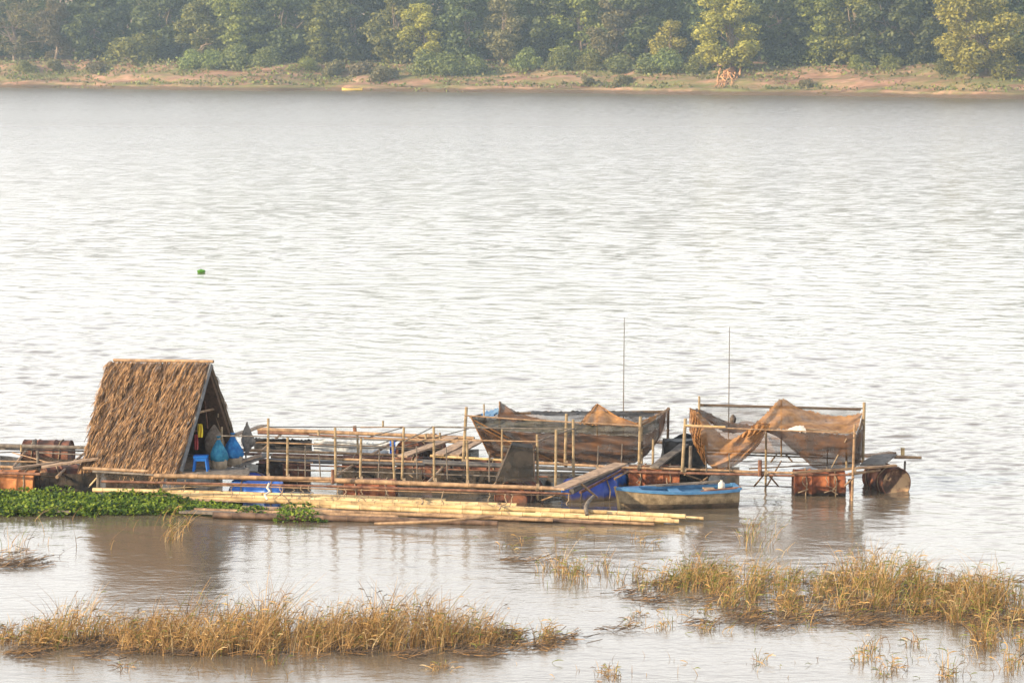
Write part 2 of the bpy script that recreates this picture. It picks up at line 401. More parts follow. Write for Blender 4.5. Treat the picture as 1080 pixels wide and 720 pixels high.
# ------------------------------------------------------------------ far bank terrain
def shore(x):
    x = np.asarray(x, dtype=float)
    return 450-(x+81)*(79/148.)+3.0*np.sin(x*.06+1)+1.5*np.sin(x*.17)+.7*np.sin(x*.45+2)
def bank_h(x, d):
    x = np.asarray(x, dtype=float); d = np.asarray(d, dtype=float)
    dd = d+.7*np.sin(x*.11)+.5*np.sin(x*.31+.6)
    h = np.interp(dd, [-30,-4,0,1.2,4,6.5,9,13,17,26,60,200,900], [-4,-1.2,-.25,.75,1.15,1.9,2.3,3.3,3.9,4.3,6,14,40])
    return h
def build_bank():
    xs = np.concatenate([np.linspace(-700,-130,30), np.linspace(-120,110,800), np.linspace(120,700,30)])
    ds = np.concatenate([np.linspace(-20,-2,6), np.linspace(-1,26,110), np.linspace(28,90,20), np.array([130,200,350,600,1200.])])
    X, D = np.meshgrid(xs, ds); Y = shore(X)+D
    Z = bank_h(X, D)
    rs = np.random.RandomState(5)
    Nz = np.zeros_like(Z)
    for i in range(40):
        lam = .9*(18**(i/39.)); th = rs.uniform(0, 3.14); k = 2*math.pi/lam
        Nz += np.sin(k*(math.cos(th)*X*.6+math.sin(th)*Y)+rs.uniform(0, 6))*lam*.007*(1.0 if lam < 4 else .5)
    terr = .22*np.tanh(4*np.sin(Z*4.2+.5*np.sin(X*.2)))*.5
    Z = Z+np.where(D < 60, (Nz+terr)*np.clip(D/2+.3, 0, 1), 0)
    V = np.stack([X, Y, Z], -1); nr, nc = Z.shape; idx = np.arange(nr*nc).reshape(nr, nc)
    Fq = np.stack([idx[:-1,:-1], idx[:-1,1:], idx[1:,1:], idx[1:,:-1]], -1).reshape(-1, 4)
    m = bpy.data.materials.new('bank earth'); m.use_nodes = True
    N = m.node_tree.nodes; L = m.node_tree.links; p = N['Principled BSDF']; p.inputs['Roughness'].default_value = .95
    p.inputs['Specular IOR Level'].default_value = .1
    tc = N.new('ShaderNodeTexCoord')
    mp = N.new('ShaderNodeMapping'); mp.inputs['Scale'].default_value = (.35, 1, 2.2); L.new(tc.outputs['Object'], mp.inputs[0])
    n1 = N.new('ShaderNodeTexNoise'); n1.inputs['Scale'].default_value = .35; n1.inputs['Detail'].default_value = 8; n1.inputs['Roughness'].default_value = .7
    L.new(mp.outputs[0], n1.inputs[0])
    r1 = N.new('ShaderNodeValToRGB'); e = r1.color_ramp.elements; e[0].position = .38; e[0].color = (.15,.085,.055,1); e[1].position = .62; e[1].color = (.36,.215,.145,1)
    L.new(n1.outputs[0], r1.inputs[0])
    n2 = N.new('ShaderNodeTexNoise'); n2.inputs['Scale'].default_value = .16; n2.inputs['Detail'].default_value = 9; n2.inputs['Roughness'].default_value = .75
    L.new(mp.outputs[0], n2.inputs[0])
    r2 = N.new('ShaderNodeValToRGB'); e = r2.color_ramp.elements; e[0].position = .44; e[0].color = (0,0,0,1); e[1].position = .58; e[1].color = (1,1,1,1)
    L.new(n2.outputs[0], r2.inputs[0])
    mx = N.new('ShaderNodeMix'); mx.data_type = 'RGBA'; L.new(r2.outputs[0], mx.inputs['Factor']); L.new(r1.outputs[0], mx.inputs['A'])
    mx.inputs['B'].default_value = (.13,.13,.05,1); sz = N.new('ShaderNodeSeparateXYZ'); L.new(tc.outputs['Object'], sz.inputs[0])
    wz = N.new('ShaderNodeMath'); wz.operation = 'MULTIPLY_ADD'; wz.inputs[1].default_value = .8; L.new(n1.outputs[0], wz.inputs[0]); L.new(sz.outputs['Z'], wz.inputs[2])
    wr_ = N.new('ShaderNodeMapRange'); wr_.inputs['From Min'].default_value = .75; wr_.inputs['From Max'].default_value = 1.05; L.new(wz.outputs[0], wr_.inputs['Value'])
    wm = N.new('ShaderNodeMix'); wm.data_type = 'RGBA'; L.new(wr_.outputs[0], wm.inputs['Factor']); wm.inputs['A'].default_value = (.085,.06,.04,1); L.new(mx.outputs['Result'], wm.inputs['B'])
    L.new(wm.outputs['Result'], p.inputs['Base Color'])
    b = N.new('ShaderNodeBump'); b.inputs['Distance'].default_value = .35; b.inputs['Strength'].default_value = .8; L.new(n1.outputs[0], b.inputs['Height']); L.new(b.outputs[0], p.inputs['Normal'])
    tag(mesh_obj('far_riverbank', V.reshape(-1, 3), Fq, m, origin=(0,0,0)), kind='structure')
build_bank()
def gz(x, y): return float(bank_h(x, y-shore(x)))

# ------------------------------------------------------------------ trees
def leaves(cent, nrm, size, rs):
    n = len(cent)
    nn = nrm+rs.normal(0, .55, (n, 3)); nn[:, 2] += .25
    nn /= np.linalg.norm(nn, axis=1, keepdims=True)
    ref = rs.normal(0, 1, (n, 3)); a = np.cross(nn, ref); a /= np.linalg.norm(a, axis=1, keepdims=True)+1e-9
    b = np.cross(nn, a); s = size[:, None]
    V = np.stack([cent-a*s*.5, cent-b*s*.32-nn*s*.08, cent+a*s*.5-nn*s*.1, cent+b*s*.32], 1).reshape(-1, 3)
    return V, np.arange(n*4).reshape(n, 4)
def crown_points(blobs, n, rs, inner=.78):
    vol = np.array([b[3]*b[4]*b[5] for b in blobs])**(.7); pr = vol/vol.sum()
    ch = rs.choice(len(blobs), n, p=pr); B = np.array([b[:6] for b in blobs])[ch]
    d = rs.normal(0, 1, (n, 3)); d /= np.linalg.norm(d, axis=1, keepdims=True)
    r = inner+(1.05-inner)*rs.rand(n)**.8
    # gaps
    lump = 1+.16*np.sin(d[:,0]*7+B[:,0]*3)*np.sin(d[:,2]*8+B[:,1]*5)+.12*np.sin(d[:,1]*13+d[:,2]*11)
    P = B[:, :3]+d*B[:, 3:6]*(r*lump)[:, None]
    return P, d
def gen_blobs(rs, rad, h0, h1, n, rb):
    bl = []
    for i in range(n):
        t = (i+.5)/n; z = h0+(h1-h0)*t
        prof = math.sin(math.pi*(.15+.8*t))**.7
        an = rs.uniform(0, 6.28); rr = rad*prof*math.sqrt(rs.rand())*.85
        s = rb*rs.uniform(.7, 1.25)
        bl.append((math.cos(an)*rr, math.sin(an)*rr, z+rs.normal(0,.3), s*rs.uniform(.9,1.3), s*rs.uniform(.9,1.3), s*rs.uniform(.65,.95)))
    return bl
def limb_mb(mb, p0, p1, r0, r1, rs, k=5, wob=.12):
    pts = []; L = (Vector(p1)-Vector(p0)).length
    for i in range(k+1):
        t = i/k; q = Vector(p0).lerp(Vector(p1), t)
        if 0 < i < k: q += Vector(rs.normal(0, wob*L/k, 3))
        pts.append(q)
    mb.tube(pts, [r0+(r1-r0)*i/k for i in range(k+1)], 6)
def tree_mesh(seed, rad, h0, h1, nb, rb, nl, ls, kind, lean=(0,0), bark=None, extra_branches=0):
    """returns (trunk object, crown object) built at origin"""
    rs = np.random.RandomState(seed)
    bl = gen_blobs(rs, rad, h0, h1, nb, rb)
    bl = [(b[0]+lean[0]*b[2]/h1, b[1]+lean[1]*b[2]/h1)+tuple(b[2:]) for b in bl]
    P, d = crown_points(bl, nl, rs)
    V, Fq = leaves(P, d, ls*rs.uniform(.6, 1.5, nl), rs)
    mb = MB(); top = Vector((lean[0]*.6, lean[1]*.6, h1*.7))
    limb_mb(mb, (0,0,-.5), top, .28, .10, rs, 6, .10)
    for b in bl[::2]:
        t = rs.uniform(.3, .75); q = Vector((0,0,0)).lerp(top, t)
        limb_mb(mb, q, b[:3], .11, .03, rs, 4)
    for i in range(extra_branches):
        t = rs.uniform(.3, .9); q = Vector((0,0,0)).lerp(top, t); an = rs.uniform(0, 6.28)
        e = q+Vector((math.cos(an)*rad*1.05, math.sin(an)*rad*1.05, rs.uniform(.5, 4)))
        limb_mb(mb, q, e, .10, .025, rs, 5)
        for j in range(3):
            q2 = q.lerp(e, rs.uniform(.4, .9)); limb_mb(mb, q2, q2+Vector(rs.normal(0, 1.2, 3))+Vector((0,0,.8)), .045, .015, rs, 3)
    return mb, V, Fq, T_KIND[kind], bark or M_bark
PROTO = {}
def make_tree(name, key, loc, scale, rz, label, cat='tree', group=None):
    root = empty(name, loc, label, cat, group, rz)
    if isinstance(scale, (int, float)): scale = (scale,)*3
    root.scale = scale
    if key not in PROTO:
        mb, V, Fq, lm, bk = tree_mesh(*VAR[key][0], **VAR[key][1])
        t = mb.build('trunk', bk, None, origin=(0,0,0)); c = mesh_obj('crown', V, Fq, lm, None, smooth=False, origin=(0,0,0))
        PROTO[key] = (t, c); t.parent = root; c.parent = root
    else:
        for q in PROTO[key]:
            c = q.copy(); COL.objects.link(c); c.parent = root
    return root
# seed, rad, h0, h1, nb, rb, nl, leafsize, kind
VAR = {
 'dark1': ((1, 4.2, .8, 12.5, 44, 1.25, 9000, .50, 'dark'), {}),
 'dark2': ((2, 4.8, .6, 12.0, 48, 1.2, 9500, .48, 'dark'), {}),
 'green1': ((3, 4.6, .5, 12.0, 46, 1.2, 9500, .46, 'green'), {}),
 'green2': ((4, 4.0, .3, 11.0, 38, 1.15, 8500, .44, 'green'), {}),
 'olive1': ((5, 3.8, .8, 11.5, 34, 1.0, 6500, .40, 'olive'), dict(extra_branches=3)),
 'sparse': ((6, 5.0, 1.0, 12.0, 34, 1.1, 4500, .38, 'olive'), dict(extra_branches=9)),
 'bright1': ((7, 4.3, 1.0, 12.5, 48, 1.15, 13000, .38, 'bright'), dict(lean=(-1.0,-2.0))),
 'bright2': ((8, 6.0, 1.0, 13.0, 56, 1.35, 15000, .38, 'bright'), dict(lean=(-2.0,-2.5), extra_branches=5)),
 'small': ((9, 1.9, .8, 6.0, 11, .95, 3000, .30, 'bright'), {}),
 'bush': ((10, 2.2, .1, 2.2, 12, 1.0, 3200, .30, 'lush'), {}),
 'bush2': ((12, 3.0, .1, 2.6, 14, 1.1, 3800, .30, 'green'), {}),
 'scrub': ((13, 1.6, .0, .9, 9, .6, 1500, .24, 'olive'), {}),
}
def at_bank(px, d):
    Y = 420.
    for _ in range(8):
        x = (px-540)/F*Y/CP*.994; Y = float(shore(x))+d
    return x, Y
GT = 'trees along the far riverbank'
TREES = [
 # px, d, key, scale, label
 (18, 20, 'sparse', 1.05, 'thin olive tree with bare pale branches at the far left of the far bank'),
 (62, 19, 'olive1', .85, 'olive brown tree with pale limbs second from the left edge on the far bank'),
 (98, 22, 'dark1', 1.05, 'dark tree between the sparse left corner trees and the round shrubby tree'),
 (140, 16, 'bush2', 1.55, 'round shrubby tree standing alone at the left edge of the sandy path gap'),
 (178, 26, 'dark2', 1.1, 'dark bluish tree behind the sandy path gap on the left far bank'),
 (215, 20, 'green2', .95, 'green tree just right of the sandy path gap on the far bank'),
 (252, 19, 'green1', 1.0, 'leafy green tree with lit crown above the lush creeper slope at left'),
 (300, 21, 'dark2', 1.1, 'dark vine hung tree right of the lush creeper slope'),
 (340, 20, 'green1', .95, 'green tree with drooping vines left of the grassy mound'),
 (372, 22, 'dark1', 1.1, 'dark tree rising behind the grassy mound on the far bank'),
 (418, 18, 'green2', 1.0, 'sunlit green tree at the right of the grassy mound'),
 (452, 19, 'bright1', .72, 'yellow green spreading tree above the pale creeper heap'),
 (492, 21, 'dark1', 1.0, 'dark tree between the spreading tree and the yellow brown tree'),
 (530, 17, 'olive1', .92, 'yellow brown tree with pale foliage down to the bank, near the centre'),
 (572, 22, 'dark2', 1.05, 'dark shaded tree just right of the yellow brown tree'),
 (612, 21, 'green1', 1.0, 'green tree second to the right of the yellow brown tree'),
 (650, 18, 'olive1', .98, 'tree with several pale hanging trunks right of centre on the far bank'),
 (682, 23, 'dark1', 1.1, 'dark tree behind the slim sunlit tree on the far bank'),
 (706, 17, 'small', 1.1, 'slim sunlit small tree left of the big overhanging bright tree'),
 (772, 12, 'bright1', 1.0, 'big bright yellow green tree leaning over bare orange roots'),
 (822, 19, 'dark2', 1.05, 'dark green tree hard against the right side of the big leaning tree'),
 (862, 20, 'green1', .95, 'mid green tree with reddish twigs above the terraced earth bank'),
 (900, 21, 'green2', 1.1, 'mid green tree second to the right of the leaning tree'),
 (938, 20, 'dark1', 1.0, 'dark tree left of the broad yellow green tree at right'),
 (972, 22, 'dark2', 1.0, 'dark tree tucked behind the broad yellow green tree at right'),
 (1040, 11, 'bright2', 1.0, 'broad yellow green tree at the right edge of the far bank'),
]
for px, d, key, s, lab in TREES:
    x, y = at_bank(px, d)
    make_tree('tree' if key != 'bush2' else 'shrub_tree', key, (x, y, gz(x, y)-.1), (s*1.15, s*1.15, s*.95), random.uniform(-.4, .4) if key.startswith('bright') else random.uniform(0, 6.28), lab, 'tree', GT)
BUSH = [(205,12.5,'bush',1.0,'lush green creeper mound left end of the creeper slope'),
 (228,12,'bush',1.05,'lush creeper mound just right of the slope\'s left end'),
 (252,12,'bush',1.15,'tall lush creeper mound in the middle of the left slope'),
 (280,12.5,'bush',1.0,'lush creeper mound right end of the left creeper slope'),
 (322,11,'bush2',.8,'low green bush at the left foot of the grassy mound'),
 (352,9,'scrub',1.6,'dry olive scrub on top of the grassy mound'),
 (382,9,'scrub',1.7,'dry olive scrub at the right side of the grassy mound'),
 (404,5,'scrub',1.7,'scrub clump close to the water below the grassy mound'),
 (452,10,'bush',1.15,'pale green creeper heap left of the bank centre'),
 (474,10,'bush',1.2,'big pale green creeper heap near the bank centre'),
 (498,11.5,'bush',.9,'small pale creeper heap right of the big heap'),
 (555,12,'bush',1.0,'round creeper bush right of the yellow brown tree'),
 (590,12,'bush',.95,'round creeper bush second right of the yellow brown tree'),
 (622,12.5,'bush2',.8,'low blue green bush below the pale hanging trunks'),
 (655,11,'bush',1.0,'yellow green bush under the tree with hanging trunks'),
 (685,11,'bush',1.0,'lit hedge like bush below the slim sunlit tree'),
 (706,11,'bush',1.05,'lit hedge like bush left of the big leaning tree'),
 (738,12,'bush2',.75,'dull green bush at the foot of the big leaning tree'),
 (905,15.5,'bush2',.6,'dark creeper patch over the terraced bank at right'),
 (940,15.5,'bush2',.6,'dark creeper patch left of the pale earth chute'),
 (60,11,'scrub',1.3,'dry scrub on the left sandbank below the sparse tree'),
 (30,10,'bush2',.6,'small green bush on the sandbank near the left edge'),
 (105,10,'scrub',1.5,'dry scrub below the dark tree on the left bank'),
 (620,3,'scrub',1.0,'low scrub at the waterline right of centre'),
 (655,3,'scrub',1.1,'low scrub at the waterline under the hedge like bushes'),
 (850,4,'scrub',.9,'low scrub at the waterline below the terraced bank'),
 (1000,13,'bush2',.7,'small dark bush under the broad tree at right')]
for px, d, key, s, lab in BUSH:
    x, y = at_bank(px, d)
    make_tree('bush', key, (x, y, gz(x, y)-.15), (s, s, s*random.uniform(.85, 1.1)), random.uniform(0, 6.28), lab, 'bush', 'bushes and creeper heaps on the far bank')
# exposed roots of the leaning tree
x, y = at_bank(764, 5)
mb = MB(); rs = np.random.RandomState(4); xt, yt = at_bank(773, 12.5)
for i in range(22):
    a = Vector((xt+rs.normal(0,.8), yt+rs.normal(0,.5), gz(xt, yt)+rs.uniform(-.2,.8)))
    bx = x+rs.normal(0,.7); by = y+rs.uniform(-2.5, 3)
    limb_mb(mb, a, (bx, by, gz(bx, by)+.1), .14, .05, rs, 6, .25)
tag(mb.build('exposed_roots', M_root), 'tangle of bare orange roots running down the bank under the leaning tree', 'roots')

# tufts and low scrub that break up the bank's earth
def tufts():
    rs = np.random.RandomState(77); n = 46000
    x = rs.uniform(-200, 190, n); d = rs.uniform(.6, 16, n)
    dens = .5+.5*np.sin(x*.21+1.7*np.sin(d*.5+x*.05))*np.sin(d*.9+x*.13)+.35*np.sin(x*.9+d*2.)
    dens += np.clip((d-9)/6, 0, 1)*.6
    k = dens > np.where(x > 15, .72, .52); x, d = x[k], d[k]; y = shore(x)+d
    z = bank_h(x, d)+rs.rand(len(x))**2*(.25+.05*d)
    C = np.stack([x, y, z], -1); nr = rs.normal(0, .6, C.shape); nr[:, 1] -= .7
    V, Fq = leaves(C, nr, .42*rs.uniform(.5, 1.5, len(C)), rs)
    ms = [T_KIND['olive'], T_KIND['green'], T_KIND['lush']]
    tag(mesh_obj('bank_scrub', V, Fq, ms, None, rs.choice(3, len(C), p=[.55,.25,.20]), smooth=False), 'low tufts of dry grass and weeds covering the far bank', kind='stuff')
tufts()
# deep forest behind: reads as one mass
def forest():
    rs = np.random.RandomState(21); Vs = []; Fs = []; off = 0
    i = 0
    for row, (d0, dens) in enumerate([(29, 66), (38, 60), (50, 54)]):
        for j in range(dens):
            px = -700+j*(2500/dens)+rs.uniform(-10, 10); x, y = at_bank(px, d0+rs.uniform(-3, 3))
            h = rs.uniform(14.5, 18)+row*1.5
            bl = gen_blobs(rs, 4.8, .2, h, 34, 1.6); z0 = gz(x, y)
            P, d = crown_points(bl, (3800 if row == 0 else 2400) if -200 < px < 1290 else 1800, rs)
            V, Fq = leaves(P, d, .62*rs.uniform(.6, 1.4, len(P)), rs)
            V += np.array([x, y, z0-.3]); Vs.append(V); Fs.append(Fq+off); off += len(V)
    o = mesh_obj('forest', np.concatenate(Vs), np.concatenate(Fs), T_KIND['dark'], smooth=False)
    tag(o, 'dense dark wood filling the far bank behind the front row of trees', 'forest', kind='stuff')
forest()
# outer front trees beyond the frame edges (seen from a step aside)
for px, key in ((-40,'dark1'), (-85,'green1'), (1110,'green2'), (1150,'dark2'), (-130,'olive1'), (-175,'dark2'), (-220,'green2'), (-270,'dark1'), (-320,'green1'), (1195,'olive1'), (1240,'green1'), (1290,'dark1'), (1340,'green2'), (1400,'dark2'), (1450,'green1')):
    x, y = at_bank(px, 18)
    make_tree('tree', key, (x, y, gz(x, y)), 1.05, random.uniform(0, 6), 'tree on the far bank standing beyond the edge of the photograph', 'tree', 'trees outside the frame')
# sand path + little yellow boat on the far shore
x, y = at_bank(372, -.2)
mb = MB(); 
secs = []
for i in range(9):
    t = i/8; ww = .42*math.sin(math.pi*(.08+.84*t))**.6; zz = .28+.25*abs(t-.5)**2*4*.5
    xx = -1.5+3.0*t
    secs.append([(xx, -ww, zz), (xx, -ww*.6, 0), (xx, ww*.6, 0), (xx, ww, zz), (xx, ww*.85, zz-.02), (xx, ww*.5, .08), (xx, -ww*.5, .08), (xx, -ww*.85, zz-.02)])
vs = [v for s_ in secs for v in s_]; fs = [(i*8+k, i*8+(k+1)%8, (i+1)*8+(k+1)%8, (i+1)*8+k) for i in range(8) for k in range(8)]
fs += [tuple(range(7,-1,-1)), tuple(64+k for k in range(8))]
mb.add([Vector(v)+Vector((x, y, .12)) for v in vs], fs)
tag(mb.build('rowing_boat', mat('yellow boat paint', (.80,.55,.12), (.85,.62,.18), 3, .6)), 'tiny yellow boat drawn up at the far waterline', 'boat')

# ------------------------------------------------------------------ hut
def build_hut():
    FL = G(92, 487, .52); FR = G(189, 497, .48)
    ax = (FR-FL); ax.z = 0; axn = ax.normalized(); pr = Vector((-axn.y, axn.x, 0))
    Wd = 1.95; BR = FR+pr*Wd; BL = FL+pr*Wd
    RR = W(221, 384, (FR.y+BR.y)/2); RL = W(116, 383, (FL.y+BL.y)/2)
    base = (FL+FR+BL+BR)/4; base.z = .42
    root = empty('thatched_hut', base, 'small A-frame hut with straw thatch reaching almost to the raft deck', 'hut')
    rs = np.random.RandomState(8)
    def slope(a0, a1, b1, b0, name, n, seed_=1.7):   # a: ridge L,R ; b: eave
        a0, a1, b0, b1 = map(Vector, (a0, a1, b0, b1))
        nrm = (a1-a0).cross(b0-a0).normalized()
        if nrm.z < 0: nrm = -nrm
        V = []; Fq = []; mi = []
        def pt(u, v, h):
            v2 = v; sag = -.03*math.sin(math.pi*min(max(u,0),1))
            return (a0.lerp(a1, u)).lerp(b0.lerp(b1, u), v2)+nrm*(h+sag*math.sin(math.pi*min(v,1)))
        L = ((b0+b1)/2-(a0+a1)/2).length; Wt = (a1-a0).length
        # core slab
        nu, nv = 10, 10; core = []; cf = []
        for side, h in ((0, .0), (1, -.09)):
            for i in range(nu+1):
                for j in range(nv+1): core.append(pt(i/nu, j/nv*.99, h))
        o2 = (nu+1)*(nv+1)
        for i in range(nu):
            for j in range(nv):
                q = (i*(nv+1)+j, (i+1)*(nv+1)+j, (i+1)*(nv+1)+j+1, i*(nv+1)+j+1); cf.append(q); cf.append(tuple(k+o2 for k in reversed(q)))
        for i in range(nu):
            for j in (0, nv):
                q = (i*(nv+1)+j, (i+1)*(nv+1)+j); cf.append((q[0], q[1], q[1]+o2, q[0]+o2))
        for j in range(nv):
            for i in (0, nu):
                q = (i*(nv+1)+j, i*(nv+1)+j+1); cf.append((q[0], q[1], q[1]+o2, q[0]+o2))
        mbx = MB(); mbx.add(core, cf, 2)
        V = []; 
        for k in range(n):
            u = rs.uniform(-.015, 1.015); v = 1-(rs.rand()**.95)*1.02
            edge = rs.rand()
            ln = rs.uniform(.12, .36)/L; drift = -.05+rs.normal(0, .045)
            h0 = .005+.03*rs.rand(); lift = rs.uniform(.01, .10)
            wd = rs.uniform(.003, .008)
            cl = min(1, max(0, .5+1.1*noise.noise(Vector((u*16+v*3, v*9, seed_)))+.35*noise.noise(Vector((u*45, v*22, 3)))))
            lift *= (.5+cl)
            pts = []
            for s_ in range(4):
                t = s_/3; uu = u+drift*t*ln*L+.0; vv = v+ln*t
                hh = h0+lift*math.sin(t*1.6)+rs.normal(0, .004)
                pts.append(pt(uu, vv, hh))
            if vv > 1.0: 
                pts[-1] += Vector((0,0,-.03*rs.rand()))
            side = (b0-a0).cross(nrm).normalized()
            tw = nrm*rs.normal(0, .5)*wd
            vs = []
            for i, q in enumerate(pts):
                ww = wd*(1 if i < 3 else .35); vs += [q-side*ww-tw, q+side*ww+tw]
            r = rs.rand(); m_ = 0 if r < .42 else 1 if r < .74 else 2 if r < .9 else 3
            if cl < .34 and rs.rand() < .7: m_ = 2
            mbx.add(vs, [(0,1,3,2),(2,3,5,4),(4,5,7,6)], m_)
        return mbx.build(name, M_straw, root, smooth=False)
    slope(RL, RR, FR, FL, 'thatch', 19000)
    slope(RL, RR, BR, BL, 'thatch', 5000)
    # gable thatch wall on the far left end
    mbx = MB()
    for k in range(1400):
        v = rs.rand()**.6; s_ = rs.uniform(-1, 1)
        a = RL.lerp((FL+BL)/2, v); wv = (BL-FL)*.5*v*s_*.97
        p = a+wv+axn*.06; q = p-Vector((0,0,rs.uniform(.2,.4)))-axn*rs.uniform(.0,.04)+pr*rs.normal(0,.03)
        if q.z < .45: q.z = .45
        wd = rs.uniform(.01,.022); mbx.add([p-pr*wd, p+pr*wd, q+pr*wd*.5, q-pr*wd*.5], [(0,1,2,3)], int(rs.choice([0,1,2,3], p=[.4,.3,.2,.1])))
    inn = [RL+axn*.07-Vector((0,0,.1)), FL+axn*.07+pr*.08, BL+axn*.07-pr*.08]
    mbx.add(inn+[v+axn*.03 for v in inn], [(0,1,2),(5,4,3),(0,3,4,1),(1,4,5,2),(2,5,3,0)], 2)
    mbx.build('gable_wall', M_straw, root, smooth=False)
    # right gable edge board (grey weathered lath) along the front slope end
    up = Vector((0,0,1)); nf = (RR-RL).cross(FL-RL).normalized(); nf = nf if nf.z > 0 else -nf
    mb = MB(); plank_mb(mb, RR+axn*.05+nf*.0, FR+axn*.05+nf*.0, .075, .03, wdir=nf); mb.build('edge_board', mat('grey lath', (.10,.10,.105), (.21,.205,.20), 12, .8), root, smooth=False)
    mb = MB(); plank_mb(mb, RR+axn*.03, BR+axn*.03, .07, .03, wdir=pr); mb.build('edge_board', M_dark, root, smooth=False)
    pole('ridge_pole', RL-axn*.02+up*.06+axn*.1, RR+axn*.08+up*.05, .028, M_oldb, root)
    # inner frame
    for (a, b) in ((RR-axn*.15, FR-axn*.15+pr*.12), (RR-axn*.15, BR-axn*.15-pr*.12), (RL+axn*.3, FL+axn*.3+pr*.12), (RL+axn*.3, BL+axn*.3-pr*.12)):
        pole('rafter', a-up*.12, b+up*.02, .022, M_oldb, root)
    m1 = (RR+(FR+BR)/2)/2; mh = RR.lerp((FR+BR)/2, .48)
    pole('cross_beam', mh-pr*.48-axn*.15, mh+pr*.52-axn*.15, .022, M_oldb, root)
    mh = RR.lerp((FR+BR)/2, .72)
    pole('cross_beam', mh-pr*.7-axn*.55, mh+pr*.7-axn*.55, .02, M_redp, root)
    # floor planks
    mb = MB()
    for i in range(12):
        t = (i+.5)/12; plank_mb(mb, FL.lerp(BL, t).xy.to_3d()+Vector((0,0,.43)), FR.lerp(BR, t).xy.to_3d()+axn*.35+Vector((0,0,.43)), Wd/12*.93, .025)
    mb.build('floor', M_wood, root, smooth=False)
    # hanging things inside
    def hang(px0, py0, px1, py1, Y, r, m, name):
        a = W(px0, py0, Y); b = W(px1, py1, Y); pole(name, a, b, r, m, root, nodes=False)
    hang(216, 423, 219, 452, 49.0, .012, M_redp, 'hanging_cord'); hang(231, 424, 230, 440, 49.1, .012, M_post, 'hanging_cord')
    return root, FL, FR, BL, BR, axn, pr
hut, hFL, hFR, hBL, hBR, hax, hpr = build_hut()

def lathe(mb, c, prof, n=20, sx=1, sy=1, mi=0, wob=0, axis=None, seed=0):
    c = Vector(c); vs = []; fs = []
    rs = np.random.RandomState(seed)
    for i, (r, z) in enumerate(prof):
        for k in range(n):
            t = 2*math.pi*k/n; rr = r*(1+wob*math.sin(3*t+i)+wob*math.sin(7*t+z*9))
            v = Vector((rr*math.cos(t)*sx, rr*math.sin(t)*sy, z))
            if axis is not None: v = axis@v
            vs.append(c+v)
    for i in range(len(prof)-1):
        for k in range(n):
            k2 = (k+1) % n; fs.append((i*n+k, i*n+k2, (i+1)*n+k2, (i+1)*n+k))
    fs.append(tuple(reversed(range(n)))); fs.append(tuple((len(prof)-1)*n+k for k in range(n)))
    mb.add(vs, fs, mi)

# things in the hut's doorway
p = W(226, 470, 49.15); mb = MB()
lathe(mb, (p.x, p.y, .5), [(.03,0),(.14,.06),(.17,.2),(.17,.32),(.12,.45),(.05,.55),(.015,.6)], 18, 1, .45, wob=.02)
tag(mb.build('fish_basket', M_basket), 'tall oval grey wicker fish basket inside the hut doorway', 'basket')
def cloth_drop(name, px0, px1, py0, py1, Y, m, label, sag=.03):
    mb = MB(); nu, nv = 8, 10; vs = []
    for j in range(nv+1):
        for i in range(nu+1):
            u = i/nu; v = j/nv; q = W(px0+(px1-px0)*(.5+(u-.5)*(.75+.25*math.sin(v*2.6))), py0+(py1-py0)*v, Y); q.y += sag*math.sin(u*12+v*2); vs.append(q)
    mb.add(vs, [(j*(nu+1)+i, j*(nu+1)+i+1, (j+1)*(nu+1)+i+1, (j+1)*(nu+1)+i) for j in range(nv) for i in range(nu)])
    vs2 = [v+Vector((0,.008,0)) for v in vs]
    mb.add(vs2, [(j*(nu+1)+i, (j+1)*(nu+1)+i, (j+1)*(nu+1)+i+1, j*(nu+1)+i+1) for j in range(nv) for i in range(nu)])
    return tag(mb.build(name, m), label, 'cloth')
cloth_drop('shirt', 208, 214, 447, 461, 48.6, M_yel, 'bright yellow cloth hanging at the hut doorway')
cloth_drop('rag', 204.5, 209, 458, 474, 48.55, M_red, 'dark red cloth hanging just below the yellow one at the hut doorway')

# blue plastic stool
def build_stool():
    c = G(212, 496, .46); s = .30; z0 = .46
    root = empty('plastic_stool', (c.x, c.y, z0), 'bright blue plastic stool at the hut doorway beside the blue net bags', 'stool')
    h = .26; mb = MB()
    mb.box((c.x, c.y, z0+h-.015), .24, .22, .03); mb.build('seat', M_stool, root)
    for sx in (-1,1):
        for sy in (-1,1):
            mb = MB(); mb.tube([(c.x+sx*.09, c.y+sy*.08, z0+h-.03), (c.x+sx*.12, c.y+sy*.105, z0)], [.026,.02], 6); mb.build('leg', M_stool, root)
    mb = MB()
    for sx in (-1,1): mb.box((c.x+sx*.105, c.y, z0+h-.06), .015, .19, .05)
    for sy in (-1,1): mb.box((c.x, c.y+sy*.095, z0+h-.06), .19, .015, .05)
    mb.build('apron', M_stool, root)
build_stool()
# blue net bags
def bag(px, py, Y, r, h, mnet, label):
    q = W(px, py, Y); c = Vector((q.x, Y, .45))
    root = empty('fish_bag', c, label, 'bag')
    mb = MB(); lathe(mb, c, [(r*.9,0),(r,.03),(r*1.02,.12),(r,.17)], 18, wob=.03); mb.build('sack', M_bag, root)
    mb = MB(); lathe(mb, c, [(r*1.03,.14),(r*1.15,.18),(r*1.05,.26),(r*.75,.36),(r*.35,.46),(r*.14,.52),(r*.3,.56)], 24, wob=.07); mb.build('net_top', mnet, root)
    mb = coil(c+Vector((0,0,.515)), (0,0,1), r*.18, 2, .008, .02); mb.build('tie', M_rope, root)
bag(231, 498, 48.35, .135, .5, M_bagg, 'blue green net bag with brown sack bottom, left one in front of the hut')
bag(246, 497, 48.75, .15, .5, M_bagnet, 'bright blue net bag with grey sack bottom, right one in front of the hut')

